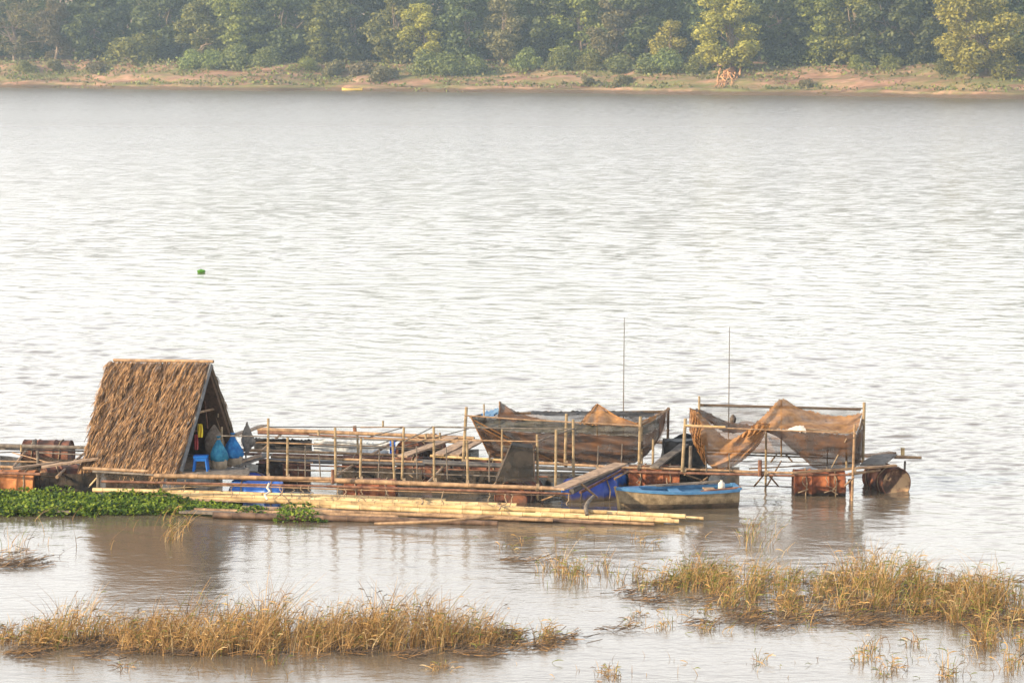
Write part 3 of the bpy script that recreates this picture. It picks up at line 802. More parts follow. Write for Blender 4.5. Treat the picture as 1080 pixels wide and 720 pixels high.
# ------------------------------------------------------------------ float drums
def drum_proto(kind, mbody, mcap, name='float_drum'):
    root = empty(name, (0,0,0), 'x', 'drum')
    R = .29; L = .88; mb = MB()
    ax = Matrix(((0,0,1),(0,1,0),(-1,0,0)))
    if kind == 'steel':
        prof = [(R*.97,-L/2),(R*1.02,-L/2+.005),(R*1.02,-L/2+.02),(R,-L/2+.025)]
        for z in (-.29,-.15,.15,.29) if False else (-.15,.15): 
            prof += [(R,z-.02),(R*1.045,z-.008),(R*1.045,z+.008),(R,z+.02)]
        for z in (-.33,-.26,.26,.33): pass
        prof += [(R,L/2-.025),(R*1.02,L/2-.02),(R*1.02,L/2-.005),(R*.97,L/2)]
    else:
        prof = [(R*.80,-L/2),(R*.93,-L/2+.015),(R*.99,-L/2+.06),(R,-L/2+.10)]
        for z in (-.17,.17): prof += [(R,z-.03),(R*1.04,z-.018),(R*1.04,z+.018),(R,z+.03)]
        prof += [(R,L/2-.10),(R*.99,L/2-.06),(R*.93,L/2-.015),(R*.80,L/2)]
    # side without the caps
    n = 36; vs = []; fs = []
    for i, (r, z) in enumerate(prof):
        for k in range(n):
            t = 2*math.pi*k/n; dent = 1+.008*math.sin(3*t+z*7)+.006*math.sin(5*t-z*13)
            vs.append(ax@Vector((r*dent*math.cos(t), r*dent*math.sin(t), z)))
    for i in range(len(prof)-1):
        for k in range(n): fs.append((i*n+k, i*n+(k+1)%n, (i+1)*n+(k+1)%n, (i+1)*n+k))
    mb.add(vs, fs); mb.build('body', mbody, root, origin=(0,0,0))
    for s in (-1, 1):
        mb = MB(); r0 = prof[0][0]; vs = []; fs = []
        rr = [(r0,0),(r0*.96,-.012),(r0*.3,-.015),(.001,-.015)]
        for r, dz in rr:
            for k in range(n):
                t = 2*math.pi*k/n; vs.append(Vector((s*(L/2+dz), r*math.cos(t), r*math.sin(t))))
        for i in range(3):
            for k in range(n): fs.append((i*n+k, i*n+(k+1)%n, (i+1)*n+(k+1)%n, (i+1)*n+k))
        mb.add(vs, fs)
        ld = mb.build('lid', mcap, root, origin=(s*L/2,0,0))
        mb = MB(); mb.tube([(s*(L/2-.016), .15, .1), (s*(L/2+.006), .15, .1)], .035, 10); mb.build('bung', mcap, ld)
    for xo in (-.24, .27):
        pts = [Vector((xo+.012*math.sin(t*5), (R+.012)*math.cos(t), (R+.012)*math.sin(t))) for t in [i*2*math.pi/22 for i in range(23)]]
        mb = MB(); mb.tube(pts, .011, 5, cap=False); mb.build('lashing', M_rope, root)
    return root
PD = {'rust': drum_proto('steel', M_rust, M_rustd), 'dark': drum_proto('steel', M_rustd, M_rustd), 'orange': drum_proto('steel', M_rusto, M_rusto),
      'tan': drum_proto('steel', M_rustd, M_rustt), 'blue': drum_proto('plastic', M_blue, M_blued), 'dblue': drum_proto('plastic', M_blued, M_blue)}
used = set()
def drum(kind, px, Y, zc, rz, label, s=1.0):
    o = PD[kind] if kind not in used else copy_tree(PD[kind]); used.add(kind)
    q = W(px, 500, Y); o.location = (q.x, Y, zc); o.rotation_euler = (random.uniform(-.03,.03), 0, rz); o.scale = (s,)*3
    tag(o, label, 'drum', 'float drums holding up the raft')
R_ = math.radians
drum('rust', 863.5, 48.45, .13, R_(0), 'rusty steel drum lashed under the front edge below the brown net at right')
drum('tan', 935, 49.0, .15, R_(108), 'drum with tan rusted end at the far right corner of the raft', .93)
drum('rust', 690, 48.75, .17, R_(-3), 'bright orange rusted steel drum just behind the blue and tan boat')
drum('dblue', 622, 47.9, .07, R_(14), 'dark blue mud stained plastic drum under the lower end of the ramp')
drum('blue', 640, 48.75, .13, R_(62), 'bright blue plastic drum right behind the mud stained one by the boat')
drum('blue', 271, 47.95, .03, R_(-3), 'light blue plastic drum under the front rail right of the hut')
drum('rust', 391, 47.75, .08, R_(-2), 'rust red steel drum under the front rail at mid raft')
drum('dark', 548, 47.9, .06, R_(70), 'grey brown drum end seen under the front rail left of the ramp')
drum('dark', 141, 48.5, .10, R_(-3), 'dark red drum under the hut floor front edge')
drum('orange', 12, 48.4, .13, R_(-4), 'orange rusted drum at the left edge behind the green plants')
drum('tan', 72, 48.9, .13, R_(28), 'large drum with orange end facing left below the sloping plank')
drum('dark', 51, 51.4, .22, R_(-5), 'dark red drum at the back left under the rear rail')
drum('dark', 388, 50.1, .13, R_(-2), 'dark brown drum below the black pipe at mid raft')
drum('dark', 450, 50.0, .12, R_(-2), 'dark brown drum below the black pipe under the pale plank')
drum('dark', 505, 49.9, .10, R_(-3), 'dark drum below the black pipe left of the black net trap')
drum('dblue', 263, 48.9, -.03, R_(82), 'dark blue drum between the net bags and the thin poles')
drum('dark', 444, 52.2, .18, R_(60), 'rust brown drum half hidden under the pale sloping planks')

# ------------------------------------------------------------------ the raft
rb = G(450, 500, .4); rb.z = 0
raft = empty('fish_farm_raft', rb, 'long floating fish farm raft of lashed bamboo rails, pipes and thin posts', 'raft')
def rail(px0, py0, z0, px1, py1, z1, r, m, name='rail', nodes=True, **kw):
    kw.setdefault('r1', r*.72); return pole(name, G(px0, py0, z0), G(px1, py1, z1), r*.92, m, raft, nodes=nodes, **kw)
def post(px, pyb, zb, pxt, pyt, r=.022, m=None, name='post', below=.0):
    b = G(px, pyb, zb); t = W(pxt, pyt, b.y)
    if below: b = b+(b-t).normalized()*below
    return pole(name, b, t, r, m or M_post, raft, step=.28, n=7)
# front rails (left/mid section)
rail(163, 501.5, .44, 352, 505, .44, .045, M_oldb); rail(352, 506.5, .42, 588, 515, .42, .048, M_oldb)
rail(255, 505, .40, 470, 510.5, .40, .025, M_oldb)
rail(107, 507.5, .38, 345, 512.5, .38, .026, M_redp, nodes=False); rail(345, 512.5, .38, 602, 520.5, .36, .026, M_redp, nodes=False)
rail(88, 493.5, .46, 192, 498.5, .46, .035, M_oldb); rail(98, 497, .42, 165, 501, .42, .025, M_greyw, nodes=False)
rail(165, 515.5, .2, 245, 511, .3, .01, M_post, nodes=False)
# middle rails
rail(246, 474, .44, 422, 480, .44, .034, M_oldb); rail(246, 478, .40, 425, 483.5, .40, .03, M_redp, nodes=False)
rail(286, 481.5, .45, 446, 487, .45, .028, M_oldb); rail(284, 485.5, .42, 448, 490, .42, .04, M_blackp, nodes=False)
rail(446, 488, .44, 632, 495.5, .44, .042, M_blackp, nodes=False); rail(440, 485, .46, 530, 489, .46, .022, M_blackp, nodes=False)
rail(270, 489, .36, 532, 496.5, .36, .016, M_redp, nodes=False)
rail(454, 480.5, .46, 530, 485, .46, .03, M_bamboo2); rail(560, 487.5, .46, 642, 492, .46, .033, M_oldb)
rail(560, 498, .36, 640, 499, .36, .025, M_blackp, nodes=False); rail(545, 502, .3, 600, 503, .3, .02, M_redp, nodes=False)
# rear rails
rail(272, 452.5, .50, 500, 462, .50, .045, M_oldb); rail(272, 456, .45, 326, 457.5, .45, .035, M_redp, nodes=False)
rail(326, 458.5, .45, 497, 466, .45, .022, M_redp, nodes=False)
rail(410, 463, .5, 506, 467, .5, .03, M_oldb)
rail(0, 470, .52, 96, 472, .52, .045, M_greyw, nodes=False); rail(-60, 472, .45, 96, 475.5, .45, .02, M_greyw, nodes=False)
rail(-70, 467.5, .5, 4, 469, .5, .03, M_greyw, nodes=False)
rail(38, 477, .42, 92, 479.5, .42, .014, M_greyw, nodes=False); rail(0, 477, .45, 30, 476, .45, .012, M_greyw, nodes=False)
rail(-80, 490, .42, 14, 492.5, .42, .038, M_oldb); rail(-80, 496, .40, 43, 500, .42, .036, M_redp)
rail(-80, 500, .3, 60, 503, .3, .03, M_redp)
rail(13, 477, .45, 60, 490, .42, .012, M_oldb, nodes=False)
# cross beams tying front to back (lengthwise in depth)
for (a, b) in (((60,503),(95,472)), ((160,502),(262,452)), ((345,507),(420,463)), ((520,513),(565,470)), ((10,500),(30,470)), ((240,503),(300,455)), ((450,510),(500,462))):
    rail(a[0], a[1], .36, b[0], b[1], .40, .03, M_oldb, name='cross_beam')
# hand rails + posts
rail(283, 450, 1.0, 462, 450.5, 1.05, .011, M_greyw, nodes=False); rail(455, 450, 1.22, 606, 452.5, 1.22, .014, M_greyw, nodes=False)
rail(380, 450.5, 1.2, 426, 450, 1.2, .013, M_oldb, nodes=False)
rail(234, 459.5, 1.15, 384, 461.5, 1.15, .013, M_greyw, nodes=False); rail(384, 462, 1.1, 568, 465.5, 1.15, .013, M_oldb, nodes=False)
rail(567, 465, 1.15, 606, 451.5, 1.3, .015, M_greyw, nodes=False)
post(234, 492, .45, 234, 450, .018); post(282.5, 500, .42, 283, 441); post(303, 501, .42, 303.5, 461); post(354, 504, .42, 353.5, 451)
post(380, 503, .42, 381, 461); post(416, 505, .42, 414, 462); post(424, 505, .42, 426, 450.5); post(458, 506, .42, 457.5, 449.5)
post(493.5, 507, .42, 492.5, 463); post(488.5, 487, .45, 492, 429, .027); post(529.5, 489, .44, 529.5, 452.5, .018)
post(567.5, 527, .05, 566.5, 458, .022); post(586, 516, .40, 586.5, 453, .022); post(596, 489, .44, 597.5, 436, .026)
post(605, 502, .40, 604.5, 442, .023); post(404, 450, .9, 404, 443.5, .018); post(510.5, 440, 1.2, 510.5, 426, .014)
post(374.5, 456, .5, 374, 449, .035, M_redp); post(377.5, 478, .45, 377, 459, .02); post(36.5, 468, .55, 36.5, 463.5, .045, M_blackp)
post(22.5, 476, .5, 22.5, 469, .02); post(40, 489, .42, 39.5, 475, .025, M_greyw); post(336, 459, .5, 336, 453, .02)
post(449, 463, .5, 449, 457, .02); post(464, 463, .5, 464, 456, .02)
post(674, 492, .45, 675.5, 439, .027, M_post); post(677, 489, .45, 676.5, 450, .02); post(688.5, 490, .45, 689, 463, .022)
post(704, 476, .45, 705, 429.5, .024, M_dark); post(719.5, 497, .45, 723, 441, .028); post(728, 494, .45, 728.5, 470, .03, M_greyw)
post(737.5, 485, .4, 737.5, 417.5, .020); post(807.5, 512, .0, 808, 456, .020, below=.3); post(824, 482, .4, 824, 462, .016)
post(899.5, 502, .42, 901.5, 447, .022, M_oldb, below=.5); post(893, 496, .45, 892, 460, .018); post(910, 490, .45, 911.5, 424, .026)
post(801.5, 502, .4, 801.5, 485, .035, M_redp); post(898, 524, 0, 896, 505, .03, M_redp, below=.2)
post(351, 509, .42, 351, 495, .028, M_redp); post(952, 481, .5, 952, 472, .035, M_bamboo2); post(954, 497, .2, 954.5, 486, .02, M_greyw)
post(91, 516, .1, 103, 503, .016, M_bamboo); post(104, 516, .1, 103.5, 499, .035, M_greyw)
# right section rails
rail(636, 492, .46, 782, 496.5, .46, .026, M_oldb, nodes=False); rail(775, 497, .46, 836, 498.5, .46, .028, M_oldb)
rail(655, 497, .42, 838, 501.5, .42, .028, M_redp, nodes=False); rail(835, 500.5, .42, 897, 500.5, .42, .026, M_redp, nodes=False)
rail(690, 466, .5, 722, 469, .5, .03, M_wood, nodes=False)
rail(745, 474.5, .45, 868, 480, .45, .024, M_blackp, nodes=False); rail(745, 478, .4, 880, 483, .4, .02, M_blackp, nodes=False)
rail(770, 486, .2, 900, 488, .2, .010, M_greyw, nodes=False); rail(745, 511, .1, 836, 513, .1, .010, M_roped, nodes=False)
rail(904, 480.5, .48, 945, 477.5, .5, .03, M_oldb, nodes=False); rail(900, 486, .4, 925, 487, .4, .03, M_dark, nodes=False)
rail(943, 481.5, .5, 972, 482.5, .5, .035, M_oldb); rail(895, 500, .42, 928, 495.5, .44, .03, M_oldb)
for (a, b, c, d, e, f) in ((795.5,512.5,.12,806,500,.42), (809,512,.1,824,486,.42), (811,501,.42,821,512.5,.12), (813,487,.3,819,479,.42), (829,479,.42,836,487,.3), (891,512,.3,901,503,.42),
                           (570,528,.02,588,521,.3), (756,492,.3,740,512,.1), (722,500,.4,748,509,.15), (746,503,.3,733,512,.1)):
    rail(a, b, c, d, e, f, .018, M_oldb, name='brace', nodes=False)
for (a, b, c, d, e, f, r, m_) in ((262,466,.44,470,473,.44,.016,M_oldb), (330,470,.42,500,476,.42,.014,M_greyw), (240,483,.44,330,488,.44,.018,M_oldb), (300,495,.40,560,503,.40,.014,M_greyw),
    (176,510,.30,600,523,.25,.012,M_oldb), (640,489,.48,720,492,.48,.014,M_greyw), (790,494,.44,905,488,.44,.014,M_oldb), (0,486,.45,88,488,.45,.014,M_oldb),
    (350,462,.9,458,466,.6,.011,M_post), (426,470,.9,494,452,1.1,.011,M_greyw), (530,470,.9,606,478,.6,.011,M_post), (385,462,1.1,424,451,1.2,.011,M_greyw), (427,465,1.1,457,450,1.2,.011,M_greyw)):
    rail(a, b, c, d, e, f, r, m_, name='thin_pole', nodes=False)
for px, py0, py1 in ((322,503,470), (338,504,478), (399,504,474), (440,505,470), (472,506,472), (516,508,476), (630,496,470), (655,494,468), (745,498,470), (770,499,478), (872,497,470)):
    post(px, py0, .42, px+rs.uniform(-1.5,1.5) if 'rs' in globals() else px, py1, .011, M_greyw)
# upper rails carrying the nets
rail(490, 438, 1.32, 570, 443.5, 1.26, .014, M_oldb, name='net_rail'); rail(566, 443, 1.26, 676, 449, 1.18, .014, M_oldb, name='net_rail')
rail(722, 448.5, 1.27, 765, 450, 1.27, .02, M_bamboo2, name='net_rail'); rail(724, 449.5, 1.27, 903, 457, 1.17, .015, M_oldb, name='net_rail')
pole('net_rail', W(738, 427, 49.75), W(908, 431.5, 49.55), .024, M_dark, raft, nodes=False)
pole('net_rail', W(736, 428, 49.75), W(912, 430.5, 49.2), .010, M_roped, raft, nodes=False)
pole('net_rail', W(907, 452, 48.4), W(912, 431, 49.2), .018, M_dark, raft, nodes=False)
pole('net_rail', W(496, 440, 49.5), W(512, 436, 50.6), .018, M_oldb, raft, nodes=False)
pole('net_rail', W(510, 436, 50.6), W(702, 434, 50.3), .022, M_dark, raft, nodes=False)
pole('net_rail', W(672, 449, 48.9), W(706, 431, 50.3), .02, M_oldb, raft, nodes=False)
# rope lashings
for (px, py, z, r) in ((283,503,.42,.06), (304,504,.42,.06), (381,506,.42,.06), (426,508,.42,.06), (459,508.5,.42,.075), (493,510,.42,.06), (567,514,.42,.06), (351,506,.42,.065),
                   (722,496,.46,.05), (674,493,.46,.05), (808,499,.46,.05), (901,497,.46,.05), (490,487,.45,.05), (597,489,.45,.05), (438,487,.44,.06), (630,495,.44,.06)):
    p = G(px, py, z); coil(p, (1,0,.05), r, 3, .009, .05).build('lashing', M_rope, raft)
# loose rope ends hanging from the front rail
rs = np.random.RandomState(31)
for px, py, ln in ((196,505,.2), (245,509,.22), (296,512,.24), (299,513,.3), (357,513,.2), (364,514,.16), (468,517,.24), (516,519,.22), (533,520,.25), (539,520,.2), (326,512,.18), (318,512,.15), (310,511,.2), (382,515,.2), (408,516,.14), (600,519,.2), (848,500,.3), (872,500,.3), (880,500,.33), (436,496,.1), (443,492,.25), (447,492,.3), (674,503,.2), (703,503,.2)):
    p = G(px, py, .38); p.y -= .06; pts = [p+Vector((rs.normal(0,.012)*i, -.01*i, -ln*i/5)) for i in range(6)]
    mb = MB(); mb.tube(pts, .010, 5); mb.build('rope_end', M_rope, raft)

drum('dark', 300, 49.9, .10, R_(-2), 'dark drum in the shade behind the thin poles right of the net bags')
def panel(px0, py0, px1, py1, z, name='shade_panel', seed=0, depth=.5, m=None):  # added dark upright sheet standing in for shade under the raft and hut
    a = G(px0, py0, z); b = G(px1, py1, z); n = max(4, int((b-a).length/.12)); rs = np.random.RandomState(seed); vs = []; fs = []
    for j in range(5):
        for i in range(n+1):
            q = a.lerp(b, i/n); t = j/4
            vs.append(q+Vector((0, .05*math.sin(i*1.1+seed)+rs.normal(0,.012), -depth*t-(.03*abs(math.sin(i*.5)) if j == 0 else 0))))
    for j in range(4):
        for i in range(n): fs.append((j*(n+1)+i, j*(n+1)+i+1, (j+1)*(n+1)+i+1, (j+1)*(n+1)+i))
    mb = MB(); mb.add(vs, fs); return mb.build(name, m or M_shade_panel, raft)
for i in range(6):
    t = i/5; plank('deck_board', G(188, 493.5+6*t, .43), G(262, 495+6*t, .43), .19, M_greyw, t=.025, parent=raft)
M_shade_panel = mat('dark shade panel', (.012,.011,.010), (.055,.042,.032), 9, .9, alpha=.9)  # near-black colour carries the shade below the rails and hut floor
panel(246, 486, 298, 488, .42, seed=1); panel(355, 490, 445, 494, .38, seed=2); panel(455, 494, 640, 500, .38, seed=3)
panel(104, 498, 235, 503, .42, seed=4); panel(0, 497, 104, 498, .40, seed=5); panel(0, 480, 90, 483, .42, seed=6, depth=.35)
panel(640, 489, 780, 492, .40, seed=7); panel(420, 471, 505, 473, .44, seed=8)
# ------------------------------------------------------------------ planks on the raft
PG = 'planks laid over the raft'
def tagp(name, a, b, w_, m, label, wdir=None, t=.03): return plank(name, G(*a), G(*b), w_, m, label, 'plank', PG, t, wdir=wdir)
tagp('plank', (44,493,.46), (106,483.5,.60), .16, M_wood, 'broad pale plank sloping up to the left corner of the hut')
tagp('plank', (13,495,.45), (62,488,.50), .07, M_wood, 'narrow pale plank left of the broad one near the hut')
tagp('ramp_plank', (588,516.5,.47), (655,489.5,.62), .26, M_wood, 'pale ramp plank sloping up to the right above the dark blue drum')
pole('ramp_pipe', G(603,518,.36), G(653,492,.50), .05, M_blackp, raft, nodes=False)
pole('ramp_pipe', G(612,519,.28), G(660,494,.42), .025, M_redp, raft, nodes=False)
pole('brace', G(613,510,.5), G(630,524.5,.2), .02, M_oldb, raft, nodes=False)
pole('brace', G(648,505,.4), G(662,497,.5), .018, M_oldb, raft, nodes=False)
tagp('ramp_plank', (690,493,.48), (722,469.5,.68), .17, M_greyw, 'dark grey ramp plank leaning up beside the black sheeting')
tagp('plank', (424,482,.48), (478,461.5,.62), .22, M_wood, 'long pale plank sloping up at mid raft, left of the other boards')
tagp('plank', (462,480.5,.48), (492,466,.56), .22, M_wood, 'broad pale board right of the long sloping plank')
tagp('plank', (478,480.5,.47), (505,464.5,.56), .22, M_wood, 'broad pale board beside the left corner post of the brown net')
tagp('plank', (249,492,.44), (283,479.5,.52), .18, M_greyw, 'dark grey plank sloping up behind the blue net bags')
tagp('plank', (251,488,.48), (275,481,.55), .10, M_wood, 'thin light board above the dark grey plank near the net bags')
tagp('plank', (247,459.5,.9), (279,449,.9), .10, M_wood, 'light board propped behind the cone shaped trap')
tagp('plank', (919,491.5,.50), (934,480,.52), .40, M_greyw, 'wide grey board laid over the far right corner of the raft', wdir=(1,0,0))
tagp('plank', (835,499.5,.47), (945,491.5,.50), .08, M_oldb, 'long thin plank running along the front right edge of the raft')
tagp('plank', (912,482,.52), (940,477.5,.53), .12, M_wood, 'short pale board behind the wide grey board at the right corner')
tagp('plank', (695,466.5,.55), (710,466.5,.55), .25, M_wood, 'short light board behind the dark ramp between the two nets', wdir=(0,1,0))

# ------------------------------------------------------------------ rods, trap, sheets
p = G(658, 492, .4)
def rod(px0, py0, px1, py1, Y, label):
    a = W(px0, py0, Y); b = W(px1, py1, Y); a2 = a+(a-b).normalized()*.9
    mb = MB(); pole_mb(mb, a2, b, .014, r1=.006, n=6)
    tag(mb.build('marker_rod', [M_greyw, M_node]), label, 'rod', 'tall thin rods')
rod(657.5, 434, 658.5, 335, 50.4, 'tall thin rod rising behind the left brown net')
rod(768.5, 447, 769.5, 345, 49.9, 'tall thin rod rising behind the right brown net')
mb = MB(); q = W(769, 443, 49.7)
lathe(mb, W(773, 447, 49.7), [(.01,0),(.05,.04),(.06,.1),(.03,.15),(.01,.17)], 12); tag(mb.build('hanging_float', M_roped), 'small dark float hanging from the rear rail of the right net', 'float')
# cone trap on a stick
c = W(261, 475, 48.9); root = empty('cone_trap', (c.x, 48.9, .45), 'grey cone shaped mesh fish trap hung on a stick beside the net bags', 'fish trap')
prof = [(.008,-.0),(.03,.04),(.07,.12),(.10,.24),(.085,.36),(.05,.46),(.015,.53),(.012,.57)]
mb = MB(); a = W(261, 479, 48.9); lathe(mb, a, prof, 16, 1, .6, wob=.05); mb.build('mesh_body', M_trap, root)
mb = MB(); lathe(mb, W(266, 468, 48.88), [(.01,-.05),(.05,-.02),(.06,.06),(.03,.13),(.008,.16)], 12); mb.build('side_funnel', M_trap, root)
pole('stick', W(259, 500, 48.9), W(260, 446, 48.9), .014, M_greyw, root, nodes=False)
# black net trap
c = G(544, 508, .42); root = empty('net_trap', (c.x, c.y, .42), 'tall tapering dark mesh keep-net standing in front of the left brown net', 'keep net')
mb = MB(); Y0 = c.y
bot = [(523,508,0), (564,508,0), (564,508,.45), (523,508,.45)]; top = [(539,470,.05), (563,474,.05), (560,472,.4), (541,469,.4)]
vs = []; nu = 8
rows = 8
for j in range(rows+1):
    t = j/rows
    for s in range(4):
        for i in range(nu):
            u = i/nu; b0 = bot[s]; b1 = bot[(s+1)%4]; t0 = top[s]; t1 = top[(s+1)%4]
            px = (b0[0]*(1-u)+b1[0]*u)*(1-t)+(t0[0]*(1-u)+t1[0]*u)*t; py = (b0[1]*(1-u)+b1[1]*u)*(1-t)+(t0[1]*(1-u)+t1[1]*u)*t
            dy = (b0[2]*(1-u)+b1[2]*u)*(1-t)+(t0[2]*(1-u)+t1[2]*u)*t
            q = W(px, py, Y0); q.y += dy-.025*math.sin(math.pi*u)*math.sin(math.pi*t); q.z += .012*math.sin(u*9+j); vs.append(q)
n4 = 4*nu; fs = [(j*n4+k, j*n4+(k+1)%n4, (j+1)*n4+(k+1)%n4, (j+1)*n4+k) for j in range(rows) for k in range(n4)]
fs.append(tuple(rows*n4+k for k in range(n4)))
mb.add(vs, fs); mb.build('mesh_cover', mat('dark keep net mesh', (.012,.011,.010), (.05,.04,.032), 5, .85, alpha=.95), root)
for s in range(4): pole('frame_rod', Vector(vs[s*nu])+Vector((0,.01,0)), Vector(vs[rows*n4+s*nu]), .011, M_roped, root, nodes=False)

# ------------------------------------------------------------------ cloth patches
def cr(p, t):   # catmull-rom through list p at t in [0, len-1]
    n = len(p); i = min(int(t), n-2); f = t-i
    P = [p[max(i-1, 0)], p[i], p[i+1], p[min(i+2, n-1)]]
    return .5*((2*P[1])+(-P[0]+P[2])*f+(2*P[0]-5*P[1]+4*P[2]-P[3])*f*f+(-P[0]+3*P[1]-3*P[2]+P[3])*f**3)
def cloth(name, rows, m, parent, nu=40, nv=24, wr=.03, freq=9, dirv=(1,.35), seed=0, jag=.012):
    Pn = [[np.array(W(*q)) for q in r] for r in rows]
    V = []; rs = np.random.RandomState(seed)
    ph = rs.uniform(0, 6, 4)
    for j in range(nv+1):
        tv = j/nv*(len(rows)-1)
        for i in range(nu+1):
            cols = [cr(r, i/nu*(len(r)-1)) for r in Pn]; q = cr(cols, tv) if len(cols) > 1 else cols[0]
            u, v = i/nu, j/nv
            s = u*dirv[0]+v*dirv[1]
            k = math.sin(s*freq*2*math.pi/3+ph[0]+2*math.sin(v*3+ph[1]))+.5*math.sin(s*freq*2+ph[2]+3*v)+.5*noise.noise(Vector((u*6+seed, v*6, seed)))*2
            e = min(1, 8*v+.25)
            q = q+np.array([0, -1, .15])*k*wr*e
            if j in (0, nv): q = q+np.array([0, 0, 1])*rs.normal(0, jag)
            V.append(q)
    n1 = nu+1
    Fc = [(j*n1+i, j*n1+i+1, (j+1)*n1+i+1, (j+1)*n1+i) for j in range(nv) for i in range(nu)]
    return mesh_obj(name, np.array(V), Fc, m, parent, smooth=True)

# left net enclosure
c = W(596, 486, 49.6); ln = empty('net_enclosure', (c.x, 49.6, .45), 'left fish net bag, dark above and brown below, slung between posts', 'net enclosure', 'two brown net enclosures')
cloth('front_net', [[(497,440,49.45),(530,442,49.4),(570,444,49.25),(620,447,49.05),(672,449,48.9),(694,441,49.5)],
                    [(503,452,49.35),(532,454,49.3),(572,456,49.15),(622,458,48.95),(674,459,48.85),(696,450,49.5)]], M_netg, ln, 60, 10, .03, 7, seed=1, jag=.004)
cloth('front_net', [[(503,452,49.35),(532,454,49.3),(572,456,49.15),(622,458,48.95),(674,459,48.85),(696,450,49.5)],
                    [(509,466,49.35),(538,470,49.2),(576,473,49.1),(624,475,48.9),(673,474,48.8),(694,463,49.4)],
                    [(516,482,49.4),(545,485,49.3),(580,487,49.2),(626,490,49.0),(668,488,48.9),(684,477,49.3)]], M_netd, ln, 70, 26, .05, 10, (1,-.9), seed=2)
cloth('end_net', [[(512,436,50.6),(505,438,50.0),(497,440,49.45)],[(516,458,50.4),(510,458,49.9),(505,458,49.4)],[(522,478,50.3),(519,480,49.9),(516,482,49.4)]], M_netd, ln, 16, 16, .02, seed=3)
cloth('end_net', [[(694,441,49.5),(700,436,50.0),(703,433,50.3)],[(694,460,49.45),(698,456,49.9),(699,454,50.2)],[(684,477,49.3),(690,470,49.8),(692,465,50.2)]], M_netd, ln, 16, 16, .03, seed=4)
cloth('back_net', [[(510,436,50.6),(570,434,50.5),(640,434,50.4),(703,434,50.3)],[(512,455,50.5),(570,456,50.4),(640,456,50.3),(700,455,50.2)],[(520,475,50.4),(570,477,50.3),(640,477,50.2),(694,468,50.1)]], M_sheer2, ln, 40, 16, .02, seed=5)
cloth('floor_net', [[(516,482,49.4),(580,487,49.2),(626,490,49.0),(668,488,48.9),(684,477,49.3)],[(520,475,50.4),(580,477,50.3),(626,477,50.2),(668,475,50.1),(692,468,50.1)]], M_netd, ln, 30, 8, .02, seed=6)
cloth('peak_drape', [[(526.5,423,49.9),(529,424.5,49.9),(541,432,49.8),(556,438,49.6),(577,443,49.3)],[(526,433,49.8),(533,435,49.75),(545,439,49.6),(558,442,49.5),(576,444.5,49.25)],[(524,442,49.4),(536,443.5,49.35),(548,444,49.3),(560,444.5,49.3),(575,446,49.2)]], M_netd, ln, 30, 18, .035, 10, (1,.1), seed=7)
cloth('slant_fold', [[(516,450,49.2),(540,462,49.1),(560,474,49.0),(583,487,48.95)],[(510,455,49.2),(530,470,49.1),(548,478,49.0),(560,484,49.0)]], M_netd, ln, 30, 8, .02, seed=8)
cloth('peak_drape', [[(612,445,49.1),(620,436,49.4),(630,426,49.7),(641,434,49.5),(655,441,49.3),(672,445,49.1),(692,437,49.6)],[(614,446,49.05),(622,441,49.2),(631,436,49.4),(643,441,49.3),(656,446,49.1),(672,448,49.0),(692,441,49.5)],[(616,447.5,49.0),(624,448,48.98),(632,448.5,48.97),(645,449,48.95),(658,449.5,48.92),(672,450.5,48.87),(690,446,49.4)]], M_net, ln, 60, 18, .03, 10, (1,.1), seed=9)
cloth('rolled_edge', [[(560,433,50.4),(590,434,50.4),(622,433.5,50.4)],[(560,437,50.2),(590,438,50.2),(622,437,50.2)]], M_black, ln, 30, 6, .02, 4, seed=10)
cloth('rolled_edge', [[(640,432.5,50.3),(665,434,50.3),(690,435,50.3)],[(642,437,50.1),(665,440,50.1),(690,440,50.0)]], M_black, ln, 30, 6, .02, 4, seed=11)
cloth('blue_edge', [[(505,436.5,50.3),(517,433,50.2),(527,429.5,50.0)],[(507,440,50.1),(518,438,50.0),(527,436,49.9)]], mat('faded blue sheet', (.04,.10,.22), (.10,.18,.28), 8, .7), ln, 14, 6, .02, seed=12)
cloth('hanging_rag', [[(692,438,49.6),(699,433,50.0),(706,430,50.25)],[(693,445,49.7),(700,447,50.0),(706,441,50.25)],[(697,451,49.8),(701,453,50.0),(705,447,50.2)]], M_sheer2, ln, 16, 14, .03, seed=13)
for a, b, z in (((500,443),(583,486),49.15), ((504,449),(560,478),49.1), ((497,440),(517,482),49.35)):
    pole('edge_rope', W(a[0], a[1], z), W(b[0], b[1], z-.05), .013, M_net, ln, nodes=False)
for a, b in ((( 612,447,49.0),(630,426,49.68)), ((630,426,49.68),(672,447,49.0))):
    pole('edge_rope', W(*a), W(*b), .012, M_net, ln, nodes=False, bend=-.05)
pole('peak_stick', W(527, 470, 49.8), W(527, 423, 49.9), .015, M_oldb, ln, nodes=False); pole('peak_stick', W(630, 470, 49.6), W(630, 426, 49.72), .015, M_oldb, ln, nodes=False)

